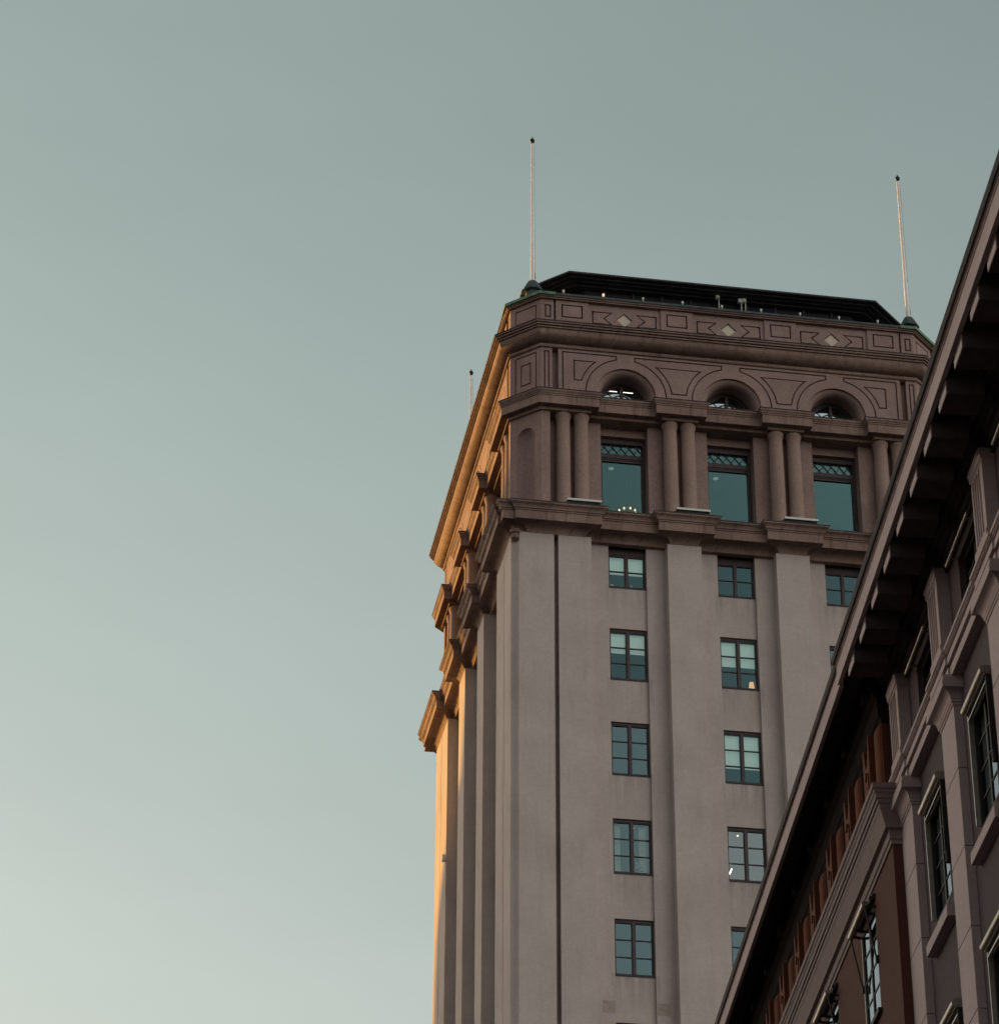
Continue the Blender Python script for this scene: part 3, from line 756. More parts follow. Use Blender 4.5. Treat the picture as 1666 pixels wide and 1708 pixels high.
# --- fan lights in the arches
proto = None
for c in BAYS['F']:
    base = FRONT.P(c, -.92, AZ)
    if proto is None:
        mb = MB(); R = .89
        def band(r0, r1, a0, a1, y0, y1, n=24):
            A = [(r * cos(a0 + (a1 - a0) * i / n), r * sin(a0 + (a1 - a0) * i / n)) for r in (r0, r1) for i in range(n + 1)]
            vs = [(x, y, z) for y in (y0, y1) for x, z in A]; k = n + 1; fs = []
            for i in range(n):
                fs += [(i, i + 1, k + i + 1, k + i), (i, 2 * k + i, 2 * k + i + 1, i + 1), (k + i, k + i + 1, 3 * k + i + 1, 3 * k + i)]
            mb.add(vs, fs)
        band(.80, R, 0, pi, -.05, .05); band(.44, .465, 0, pi, -.02, .02); band(.765, .80, 0, pi, -.03, .03)
        mb.box(-.05, .05, -.07, .05, -.3, .80); mb.box(-R, -.05, -.06, .05, -.34, -.28); mb.box(.05, R, -.06, .05, -.34, -.28)
        for a in (45, 135): a = radians(a); rod(mb, (.46 * cos(a), 0, .46 * sin(a)), (.78 * cos(a), 0, .78 * sin(a)), .013, 5)
        wf = mb.build('fan_window', M['frame'], tower, base)
        mb = MB(); pts = [(-.85, -.3), (.85, -.3)] + arc(0, 0, .85, 0, pi, 20); mb.add([(x, .015, z) for x, z in pts], [tuple(range(len(pts)))]); pn = mb.build('pane', M['glass_fan'], wf)
        proto = (wf, pn)
    else:
        o = proto[0].copy(); COL.objects.link(o); o.parent = tower; o.location = base
        q = proto[1].copy(); COL.objects.link(q); q.parent = o
# repair patches on the shaft
for s0, s1 in ((-4.95, -4.54), (-3.17, -2.76)):
    mb = MB(); fbox(mb, FRONT, s0, s1, -.5, -.445, 35.35, 35.75); mb.build('repair_patch', M['patch_stucco'], tower)

def tw(p):  # tower-local to world
    return Vector(tower.location) + TX * p[0] + TY * p[1] + Z * p[2]
def thing(name, label, cat, loc, rz=0.0, group=None):
    o = empty(name, loc, rz); return tag(o, label, cat, group)

# ------------------------------------------------------------------ flagpoles on the tower
def flagpole(u, v, label, gold=0.0):
    z0 = 62.42; o = thing('flagpole', label, 'flagpole', tuple(TX * u + TY * v + Z * z0), YT + pi / 4 * 0, 'flagpoles on the tower corners')
    a = pi / 8
    def ring8(r, z): return [(r * 1.08 * cos(a + i * pi / 4), r * 1.08 * sin(a + i * pi / 4), z) for i in range(8)]
    mb = MB(); lv = [(.60, -.05), (.36, .12), (.24, .30), (.24, .52), (.36, .56), (.33, .66), (.30, .72), (.17, .98), (.155, 1.0), (.10, 1.02)]
    for i in range(len(lv) - 1):
        A = ring8(*lv[i]) + ring8(*lv[i + 1]); mb.add(A, [(k, (k + 1) % 8, 8 + (k + 1) % 8, 8 + k) for k in range(8)])
    mb.build('pedestal', M['old_copper'], o)
    mb = MB(); lathe(mb, (0, 0, 0), [(.078, .98), (.078, 2.6), (.066, 2.62), (.06, 5.0), (.05, 7.30), (.0, 7.31)], 14); mb.build('pole', M['white_paint'], o)
    mb = MB(); lathe(mb, (0, 0, 7.34), [(0, -.06), (.06, -.05), (.062, -.02), (.05, .0), (.085, .04), (.095, .09), (.075, .14), (.03, .19), (.01, .27), (0, .28)], 12); mb.build('finial', M['black'], o)
    mb = MB(); mb.box(.065, .10, -.02, .02, 1.15, 1.4); rod(mb, (.085, 0, 1.2), (.07, 0, 7.2), .006, 4); mb.build('halyard', M['dark_metal'], o)
    return o
flagpole(15.66, 88.85, 'tall white flagpole with dark knob on the near left corner of the tower roof')
flagpole(29.83, 88.85, 'white flagpole at the right corner of the tower roof beside the dark eaves')
flagpole(15.90, 105.2, 'small distant white flagpole rising behind the orange lit cornice')

# ------------------------------------------------------------------ lamps on the belt at the column feet
names = ('first from the left corner', 'below the second pair of columns', 'below the third pair of columns')
labs = ('pale flat flood lamp at the foot of the leftmost column pair', 'pale flat flood lamp at the foot of the second column pair from the left', 'pale flat flood lamp at the foot of the column pair next to the dark eaves')
proto = None
for i in range(3):
    p = tw(FRONT.P(PAIRS['F'][i] + .30, .16, 53.53))
    if proto is None:
        o = thing('flood_lamp', labs[i], 'lamp', p, YT, 'flood lamps on the belt cornice')
        mb = MB(); mb.box(-.56, .56, -.12, .16, -.12, .16); b = mb.build('housing', M['dark_metal'], o)
        mb = MB(); mb.add([(-.60, -.17, .13), (.60, -.17, .13), (.60, .2, .24), (-.60, .2, .24), (-.60, -.17, .21), (.60, -.17, .21), (.60, .2, .29), (-.60, .2, .29)],
                          [(0, 3, 2, 1), (4, 5, 6, 7), (0, 1, 5, 4), (1, 2, 6, 5), (2, 3, 7, 6), (3, 0, 4, 7)]); l = mb.build('lid', M['fixture'], o)
        proto = (o, b, l)
    else:
        o = proto[0].copy(); COL.objects.link(o); o.location = p; o['label'] = labs[i]
        for q in proto[1:]: r = q.copy(); COL.objects.link(r); r.parent = o

# ------------------------------------------------------------------ small lamps along the parapet and on the roof terrace
plabs = ['small pale lamp on the dark roof rail, first from the left corner', 'small warm lit lamp on the roof rail above the leftmost lozenge', 'small pale lamp on the roof rail between the two left lozenges',
         'small pale lamp on the roof rail left of the middle lozenge', 'small pale lamp on the roof rail above the middle lozenge', 'small pale lamp on the roof rail right of the middle lozenge',
         'small pale lamp on the roof rail left of the right lozenge', 'small pale lamp on the roof rail above the right lozenge', 'small pale lamp on the roof rail nearest the right flagpole']
for i, lab in enumerate(plabs):
    x = -6.05 + i * 1.47
    o = thing('rail_lamp', lab, 'lamp', tw((x, -8.75, 62.42)), YT, 'small lamps along the roof rail')
    mb = MB(); rod(mb, (0, 0, 0), (0, 0, .34), .018, 6); mb.build('post', M['fixture'], o)
    mb = MB(); lathe(mb, (0, 0, .34), [(0, -.02), (.04, -.01), (.045, .06), (.03, .09), (0, .095)], 8); mb.build('lamp_head', M['spot_warm'] if i == 1 else M['fixture'], o)
for i, (x, z, lab) in enumerate(((-.15, 63.77, 'pale flood lamp on a short post on the roof terrace, leftmost of the three'), (.70, 63.68, 'pale round flood lamp on a tall post on the roof terrace, the middle one'), (.85, 63.71, 'pale flood lamp on the roof terrace, rightmost of the three'))):
    o = thing('terrace_lamp', lab, 'lamp', tw((x, -7.95, 62.1)), YT, 'flood lamps on the roof terrace')
    mb = MB(); rod(mb, (.08, 0, 0), (.08, 0, z - 62.22), .02, 6); mb.build('post', M['fixture'], o)
    mb = MB(); mb.box(-.05, .10, -.08, .05, z - 62.22, z - 62.06); rod(mb, (.02, -.08, z - 62.14), (.02, -.11, z - 62.14), .07, 10); mb.build('lamp_head', M['fixture'], o)
o = thing('security_camera', 'small white box camera on the shaded edge of a far shaft pilaster', 'camera', tw((-8.0, 6.35 - .45, 46.6)), YT)
mb = MB(); mb.box(-.12, .02, -.12, .10, -.12, .10); mb.build('housing', M['fixture'], o)
mb = MB(); rod(mb, (0, .0, -.02), (.1, .0, -.02), .03, 6); mb.build('bracket', M['fixture'], o)

# ------------------------------------------------------------------ what shows behind the panes
def disc(name, label, cat, p, r, mat, group=None):
    mb = MB(); lathe(mb, (0, 0, 0), [(0, -.03), (r * .9, -.03), (r, -.01), (r, 0), (0, 0)], 16)
    o = mb.build(name, mat, None, p); return tag(o, label, cat, group)
disc('ceiling_lamp', 'round white ceiling lamp behind the leftmost tall window', 'lamp', tw((-3.73, -5.52, 57.44)), .10, M['dim'], 'round ceiling lamps behind the tall windows')
disc('ceiling_lamp', 'round white ceiling lamp behind the middle tall window', 'lamp', tw((.18, -5.46, 57.44)), .10, M['dim'], 'round ceiling lamps behind the tall windows')
o = thing('chandelier', 'chandelier with a ring of warm bulbs low behind the leftmost tall window', 'chandelier', tw((-3.62, -7.6, 54.35)), YT)
mb = MB()
for i in range(18): a = 2 * pi * i / 18; rod(mb, (.32 * cos(a), .32 * sin(a), 0), (.32 * cos(a + .35), .32 * sin(a + .35), 0), .012, 5)
rod(mb, (0, 0, 0), (0, 0, 3.1), .004, 5)
for i in range(6): a = 2 * pi * i / 6; rod(mb, (0, 0, .3), (.32 * cos(a), .32 * sin(a), 0), .01, 5)
mb.build('chandelier_frame', M['metal'], o)
bp_ = None
for i in range(9):
    a = 2 * pi * i / 9
    if bp_ is None: mb = MB(); lathe(mb, (0, 0, 0), [(0, -.01), (.025, .01), (.032, .05), (.02, .08), (0, .09)], 8); bp_ = mb.build('bulb', M['bulb'], o); b = bp_
    else: b = bp_.copy(); COL.objects.link(b); b.parent = o
    b.location = (.32 * cos(a), .32 * sin(a), .02)
for x0, x1, lab in ((-4.42, -3.95, 'glowing white fluorescent tube left of the mullion in the leftmost arched window'), (-3.78, -3.3, 'glowing white fluorescent tube right of the mullion in the leftmost arched window')):
    o = thing('fluorescent_tube', lab, 'lamp', tw(((x0 + x1) / 2, -7.85, 59.26)), YT, 'fluorescent tubes in the leftmost arch')
    L_ = (x1 - x0) / 2; mb = MB(); rod(mb, (-L_, 0, 0), (L_, 0, 0), .014, 8); mb.build('tube', M['tube'], o)
    mb = MB(); mb.box(-L_, L_, .0, .05, .02, .05); mb.build('fixture', M['dark_metal'], o)
def in_window(bi, k, x, y, z): return tw(FRONT.P(BAYS['F'][bi] + x, -.70 - y, WB[k] + z))
def lamp_spot(bi, k, x, y, z, lab):
    mb = MB(); lathe(mb, (0, 0, 0), [(0, -.05), (.03, -.03), (.035, 0), (0, .01)], 8); tag(mb.build('ceiling_spot', M['spot'], None, in_window(bi, k, x, y, z)), lab, 'lamp')
lamp_spot(0, 3, .17, .55, 1.93, 'small bright ceiling spot behind the curtained window')
lamp_spot(1, 3, -.12, .55, 1.93, 'small bright ceiling spot behind the window with the slanting light')
mb = MB(); rod(mb, (-.05, 0, -.12), (.06, .0, .12), .022, 8)
tag(mb.build('fluorescent_tube', M['tube'], None, in_window(1, 3, -.50, .25, .45), YT), 'slanting white light tube low behind the window beside the dark eaves', 'lamp')
for x, lab in ((-.47, 'pale sheer curtain at the left of the fourth window down'), (.40, 'pale sheer curtain at the right of the fourth window down')):
    mb = MB(); n = 24; vs = []
    for z in (.1, .8, 1.8):
        for i in range(n + 1): vs.append((-.12 + .25 * i / n, .02 * sin(i * 1.9) + .01 * sin(i * .7), z))
    mb.add(vs, [(r * (n + 1) + i, r * (n + 1) + i + 1, (r + 1) * (n + 1) + i + 1, (r + 1) * (n + 1) + i) for r in range(2) for i in range(n)], True)
    tag(mb.build('curtain', M['curtain'], None, in_window(0, 3, x, .18, 0), YT), lab, 'curtain', 'sheer curtains of one window')
o = thing('potted_orchid', 'white flowering orchid on the sill of the curtained window', 'plant', in_window(0, 3, .30, .16, .05), YT)
mb = MB()
for i in range(46):
    a = random.random() * 6.28; r = .13 * random.random() ** .5; z = .30 + .18 * random.random(); s = .035
    c = Vector((r * cos(a), r * sin(a) * .5, z)); d = Vector((random.uniform(-1, 1), random.uniform(-1, 1), random.uniform(-1, 1))).normalized(); e = d.orthogonal().normalized() * s; g = d.cross(e)
    mb.add([c + e, c + g, c - e, c - g], [(0, 1, 2, 3)])
mb.build('blossom', M['flower'], o)
mb = MB(); rod(mb, (0, 0, .1), (.02, 0, .4), .008, 5)
for i in range(5): a = i * 1.3; mb.add([(0, 0, .12), (.08 * cos(a), .05 * sin(a), .2), (.16 * cos(a), .1 * sin(a), .16), (.07 * cos(a + .3), .05 * sin(a + .3), .15)], [(0, 1, 2, 3)])
mb.build('stem', M['leaf'], o)
mb = MB(); lathe(mb, (0, 0, 0), [(0, 0), (.05, 0), (.065, .12), (.05, .12), (0, .1)], 12); mb.build('pot', M['ceramic'], o)
def vase(bi, k, x, prof, lab, cat='vase', nm='vase'):
    mb = MB(); lathe(mb, (0, 0, 0), prof, 14); tag(mb.build(nm, M['ceramic'], None, in_window(bi, k, x, .14, .05)), lab, cat)
vase(0, 0, .20, [(0, 0), (.05, 0), (.05, .05), (.02, .09), (.025, .14), (.035, .17), (.02, .2), (0, .2)], 'small white figurine standing on the sill of the top left shaft window', 'figurine', 'figurine')
vase(0, 0, -.50, [(0, 0), (.10, 0), (.13, .06), (.10, .13), (.04, .16), (0, .16)], 'round pale bowl on the sill of the top left shaft window', 'bowl', 'bowl')
vase(0, 2, .22, [(0, 0), (.09, 0), (.13, .03), (.05, .07), (0, .08)], 'low white dish on the sill of the third window down', 'dish', 'dish')
vase(1, 3, .28, [(0, 0), (.035, 0), (.035, .09), (.015, .12), (.015, .17), (0, .17)], 'small pale bottle on the sill of the window beside the dark eaves', 'bottle', 'bottle')
vase(0, 4, -.55, [(0, 0), (.05, 0), (.055, .06), (0, .07)], 'small white cup in the corner of the fifth window down', 'cup', 'cup')
o = thing('table_lamp', 'table lamp with a glowing orange shade in the corner of a window', 'lamp', in_window(1, 1, .50, .25, .02), YT)
mb = MB(); lathe(mb, (0, 0, 0), [(.11, .12), (.075, .42)], 16); mb.build('lamp_shade', M['shade_lit'], o)
mb = MB(); lathe(mb, (0, 0, 0), [(0, 0), (.06, 0), (.05, .02), (.015, .04), (.015, .2), (0, .2)], 10); mb.build('lamp_base', M['metal'], o)

# ================================================================== THE STREET BUILDING ON THE RIGHT
street_b = empty('apartment_building', tuple(FX * 16 + FY * 52), YF)
tag(street_b, 'dark street building with wide overhanging eaves, grey pilastered bay and red brown wing', 'building')
FA = Frame((10 - 16, -52, 0), (0, -1, 0), (-1, 0, 0))      # s = -b (b: metres along the street), n = towards the street
CZ = 1.7
def pl(n, b): q = FA.P(-b, n, 0); return (q.x, q.y)
def fsweep(name, pts, prof, mat, caps=True, smooth=False):
    mb = MB(); sweep(mb, [pl(n, b) for n, b in pts], [(p, z + CZ) for p, z in prof], closed=False, caps=caps, smooth=smooth)
    return mb.build(name, mat, street_b)
B0, B1, B2 = 24.0, 49.98, 80.0
PB = [49.43 - 4.05 * i for i in range(7)]                 # pilasters
WBAY = [47.4 - 4.05 * i for i in range(6)]               # windows between them
ROWS = (19.74, 15.58, 11.42)
# walls
holes = [rect(-c - .75, -c + .75, z + CZ, z + 2.06 + CZ) for c in WBAY for z in ROWS]
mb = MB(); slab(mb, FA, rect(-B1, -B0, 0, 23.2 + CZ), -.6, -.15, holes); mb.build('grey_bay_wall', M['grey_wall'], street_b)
EB = [52.85 + 4.65 * i for i in range(6)]
holes = [rect(-c - .77, -c + .77, z + CZ, z + 2.05 + CZ) for c in EB for z in (19.70, 15.54)]
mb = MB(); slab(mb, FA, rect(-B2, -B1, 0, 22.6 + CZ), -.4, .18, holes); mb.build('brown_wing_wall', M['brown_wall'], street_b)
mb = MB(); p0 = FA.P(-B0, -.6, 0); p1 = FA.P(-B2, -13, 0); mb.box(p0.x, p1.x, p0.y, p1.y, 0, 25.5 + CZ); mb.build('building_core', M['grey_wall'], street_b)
# pilasters with joints
proto = None; cap0 = None
for c in PB:
    if proto is None:
        zs = [(0, 0.0)]; z = 21.23
        js = [21.23 - 1.413 * i for i in range(14)]
        prof = [(0, 0.0)]
        for j in reversed(js): prof += [(0, j - .011 + CZ), (-.022, j - .011 + CZ), (-.022, j + .011 + CZ), (0, j + .011 + CZ)]
        prof += [(0, 22.5 + CZ)]
        mb = MB(); sweep(mb, [pl(n, b) for n, b in ((-.2, c + .555), (0, c + .555), (0, c - .555), (-.2, c - .555))], prof, closed=False)
        proto = mb.build('pilaster', M['grey_plaster'], street_b)
        cv = [(.055 + .11 * (1 - cos(t * pi / 12)), 22.50 + .13 * sin(t * pi / 12)) for t in range(7)]
        prof = [(0, 22.38), (.02, 22.39), (.02, 22.43), (.04, 22.44), (.04, 22.48)] + cv + [(.17, 22.64), (.205, 22.64), (.205, 22.76), (.19, 22.77), (.19, 22.87)]
        mb = MB(); sweep(mb, [pl(n, b) for n, b in ((-.2, c + .555), (0, c + .555), (0, c - .555), (-.2, c - .555))], [(p, z + CZ) for p, z in prof], closed=False)
        cap0 = mb.build('capital', M['grey_plaster'], proto)
    else:
        o = proto.copy(); COL.objects.link(o); o.location = (0, c - PB[0], 0)
        q = cap0.copy(); COL.objects.link(q); q.parent = o
# string cornice with slight breaks over the pilasters
path = [(0, B1 + .0)]
for c in PB:
    if c < B0 + 1: continue
    path += [(0.035, c + .62), (0.035, c - .62)] if c + .62 > B1 else [(0, c + .62), (0.035, c + .62), (0.035, c - .62)]
    path += [(0, c - .62)]
path = [(0.035, B1)] + path[2:] + [(0, B0)]
fsweep('string_cornice', path, [(-.16, 22.86), (.03, 22.86), (.03, 23.04), (.0, 23.05), (.0, 23.07), (.08, 23.07), (.08, 23.20), (.06, 23.21), (.06, 23.23), (.10, 23.235), (.105, 23.25), (.12, 23.25), (.12, 23.27), (.145, 23.28), (.145, 23.34), (-.3, 23.40)], M['grey_plaster'])
# attic storey of the grey bay
holes = [rect(-c - .75, -c + .75, 23.55 + CZ, 24.80 + CZ) for c in WBAY]
mb = MB(); slab(mb, FA, rect(-B1, -B0, 23.2 + CZ, 25.62 + CZ), -.6, -.12, holes); mb.build('attic_wall', M['grey_wall'], street_b)
fsweep('attic_plinth', [(0, B1), (0, B0)], [(-.14, 23.34), (-.02, 23.34), (-.02, 23.52), (-.04, 23.54), (-.14, 23.54)], M['grey_plaster'])
proto = None
for c in PB:
    if proto is None:
        pts = [(-.14, c + .43), (.10, c + .43), (.10, c + .35)]
        x = c + .35; fw, rw = .115, .042
        for i in range(4):
            pts += [(.045, x), (.03, x - fw / 2), (.045, x - fw)]; x -= fw
            if i < 3: pts += [(.10, x), (.10, x - rw)]; x -= rw
        pts += [(.10, x), (.10, c - .43), (-.14, c - .43)]
        mb = MB(); sweep(mb, [pl(n, b) for n, b in pts], [(0, 23.62 + CZ), (0, 24.86 + CZ)], closed=False)
        U = [(-.14, c + .43), (.10, c + .43), (.10, c - .43), (-.14, c - .43)]
        sweep(mb, [pl(n, b) for n, b in U], [(-.08, 23.34 + CZ), (.03, 23.34 + CZ), (.03, 23.58 + CZ), (0, 23.60 + CZ), (0, 23.64 + CZ), (-.08, 23.64 + CZ)], closed=False)
        sweep(mb, [pl(n, b) for n, b in U], [(-.08, 24.84 + CZ), (.0, 24.84 + CZ), (.0, 24.90 + CZ), (.02, 24.91 + CZ), (.03, 25.02 + CZ), (.045, 25.03 + CZ), (.045, 25.08 + CZ), (-.2, 25.08 + CZ)], closed=False)
        proto = mb.build('fluted_pilaster', M['grey_plaster'], street_b)
    else: o = proto.copy(); COL.objects.link(o); o.location = (0, c - PB[0], 0)
fsweep('frieze_moulding', [(0, B1), (0, B0)], [(-.14, 24.98), (-.06, 24.99), (-.05, 25.06), (.0, 25.08), (.0, 25.2), (.08, 25.22), (.10, 25.3), (.2, 25.34), (.24, 25.42), (.30, 25.45), (.32, 25.6)], M['soffit'])
# eaves
def eave(b0, b1, pf, zf0, zf1, pg, zg, nm):
    fsweep('soffit', [(0, b1), (0, b0)], [(-.12, 25.62), (pf - .08, 25.62), (pf - .08, 25.66), (-.12, 25.66)], M['soffit'])
    fsweep('eave_fascia', [(0, b1), (0, b0)], [(pf - .08, 25.66), (pf - .08, zf0), (pf, zf0), (pf, zf1), (pf + .015, zf1 + .004), (pf + .02, zf1 + .03), (pf + .045, zf1 + .035), (pf + .05, zf1 + .06)], M['grey_plaster'])
    fsweep('gutter', [(0, b1), (0, b0)], [(pf + .03, zf1 + .05), (pf + .06, zf1 + .055), (pg - .03, zg - .09), (pg - .01, zg - .05), (pg, zg - .03), (pg, zg), (pg - .03, zg + .01), (-.6, zg + .9), (-5.5, zg + 4.2), (-5.5, 25.7), (pf - .1, 25.68)], M['roof_metal'])
eave(B0, 50.03, 1.02, 25.34, 25.70, 1.13, 25.83, 'a')
eave(50.05, B2, .98, 25.32, 25.70, 1.065, 25.80, 'b')
proto = None
b = 43.36 * .905 + .30
for i in range(-8, 20):
    bb = b + i * 1.322
    if not (B0 + .5 < bb < 49.9): continue
    if proto is None:
        mb = MB(); fbox(mb, FA, -bb - .31, -bb + .31, .35, .95, 25.05 + CZ, 25.62 + CZ)
        proto = mb.build('mutule', M['soffit'], street_b); pb0 = bb
        mb = MB(); fbox(mb, FA, -bb - .31, -bb + .31, .95, .965, 25.05 + CZ, 25.20 + CZ); fpl = mb.build('mutule_lit_face', M['grey_plaster'], proto)  # dark body carries painted shade; pale plate stands for its lit front
    else:
        o = proto.copy(); COL.objects.link(o); o.location = (0, bb - pb0, 0)
        q = fpl.copy(); COL.objects.link(q); q.parent = o
# windows of the grey bay with folded sun blinds
def street_window(c, z, n, h, w=.75, blind=True, po=-.01):
    mb = MB()
    for a, b_, c_, d in ((-w, -w + .07, 0, h), (w - .07, w, 0, h), (-w + .07, w - .07, h - .08, h), (-w + .07, w - .07, 0, .07)): fbox(mb, FA, -c + a, -c + b_, n - .07, n + .05, z + c_ + CZ, z + d + CZ)
    fbox(mb, FA, -c - .05, -c + .05, n - .06, n + po + .02, z + .07 + CZ, z + h - .08 + CZ)
    for i in (1, 2, 3):
        zz = z + .05 + (h - .1) * i / 4
        for a, b_ in ((-w + .07, -.05), (.05, w - .07)): fbox(mb, FA, -c + a, -c + b_, n - .03, n + po + .012, zz - .018 + CZ, zz + .018 + CZ)
    wf = mb.build('window', M['dark_metal'], street_b)
    mb = MB(); mb.add([FA.P(-c + x, n + po, zz + CZ) for x, zz in ((-w + .03, z + .03), (w - .03, z + .03), (w - .03, z + h - .03), (-w + .03, z + h - .03))], [(0, 1, 2, 3)]); pn = mb.build('pane', M['glass_dark'], wf)
    parts = [wf, pn]
    mb = MB()
    for i in range(2):
        s0 = -c + (-w + .08 if i == 0 else .06); k = 12
        vs = [FA.P(s0 + (w - .14) * j / k, n - .14 - .025 * (j % 2), zz + CZ) for zz in (z + .05, z + h - .05) for j in range(k + 1)]
        mb.add(vs, [(j, j + 1, k + 2 + j, k + 1 + j) for j in range(k)])
    parts.append(mb.build('drapery', M['drape'], wf))
    if blind:
        zt = z + h
        mb = MB(); rod(mb, FA.P(-c - .81, -.02, zt + .12 + CZ), FA.P(-c + .81, -.02, zt + .12 + CZ), .062, 12); fbox(mb, FA, -c - .8, -c + .8, -.16, -.03, zt + .04 + CZ, zt + .19 + CZ); parts.append(mb.build('blind_cassette', M['metal'], wf))
        mb = MB(); fbox(mb, FA, -c - .70, -c + .70, -.10, -.075, zt - .05 + CZ, zt - .02 + CZ); fbox(mb, FA, -c - .70, -c + .70, -.075, -.05, zt - .10 + CZ, zt - .075 + CZ); parts.append(mb.build('blind_rail', M['metal'], wf))
        for s in (-1, 1):
            mb = MB(); fbox(mb, FA, -c + s * .755 - .02, -c + s * .755 + .02, -.145, -.06, z + (.1 if s < 0 else .55) + CZ, zt + .02 + CZ)
            if s > 0: rod(mb, FA.P(-c + .76, -.10, z + .55 + CZ), FA.P(-c + .76, -.10, z + .75 + CZ), .045, 8)
            parts.append(mb.build('guide_rail', M['dark_metal'] if s > 0 else M['metal'], wf))
        mb = MB(); sl = [(-.15, -.30), (.03, -.30), (.03, -.10), (-.02, -.06), (-.15, -.05)]
        P_ = [FA.P(-c + s, n_, z + zz + CZ - .25 + .05) for s in (-.97, .97) for n_, zz in sl]
        mb.add(P_, [(i, (i + 1) % 5, 5 + (i + 1) % 5, 5 + i) for i in range(5)] + [(0, 1, 2, 3, 4), (5, 6, 7, 8, 9)]); parts.append(mb.build('sill', M['grey_plaster'], wf))
    return parts
def copy_parts(parts, dy, dz):
    r = parts[0].copy(); COL.objects.link(r); r.location = (0, dy, dz)
    for p in parts[1:]: q = p.copy(); COL.objects.link(q); q.parent = r
M['drape'] = paint('pale drapery', (0.34, 0.34, 0.36), 0.9, 0, 0.5, 9.0)
base = street_window(WBAY[0], ROWS[0], -.19, 2.06)
for c in WBAY:
    for z in ROWS:
        if c == WBAY[0] and z == ROWS[0]: continue
        copy_parts(base, c - WBAY[0], z - ROWS[0])
# attic windows with a bright blind bar
base = street_window(WBAY[0], 23.50, -.26, 1.32, blind=False)
mb = MB(); rod(mb, FA.P(-WBAY[0] - .93, .05, 24.76 + CZ), FA.P(-WBAY[0] + .93, .05, 24.76 + CZ), .03, 8)
for s in (-.7, .7): rod(mb, FA.P(-WBAY[0] + s, .05, 24.76 + CZ), FA.P(-WBAY[0] + s, -.15, 24.82 + CZ), .018, 6)
base.append(mb.build('blind_bar', M['metal'], base[0]))
for c in WBAY[1:]: copy_parts(base, c - WBAY[0], 0)
# --- brown wing
fsweep('wing_cornice', [(.18, B2), (.18, B1), (-.12, B1)], [(-.1, 22.08), (.03, 22.08), (.03, 22.16), (.06, 22.18), (.06, 22.34), (.14, 22.36), (.15, 22.42), (.175, 22.50), (.22, 22.66), (.25, 22.72), (.25, 22.78), (.28, 22.79), (.28, 22.86), (.31, 22.87), (.32, 22.95), (.345, 22.98), (.345, 23.03), (.376, 23.05), (.376, 23.15), (-.4, 23.22)], M['wing_stone'])
mb = MB(); slab(mb, FA, rect(-B2, -B1, 22.6 + CZ, 25.62 + CZ), -.6, -.12); mb.build('attic_wall', M['brown_wall'], street_b)
fsweep('bed_mould', [(0, B2), (0, B1 + .08)], [(-.13, 24.62), (.22, 24.62), (.24, 24.70), (.28, 24.74), (.29, 25.1), (.36, 25.18), (.40, 25.4), (.46, 25.5), (.48, 25.61)], M['dark_mould'])
pier0 = None; NP = 12
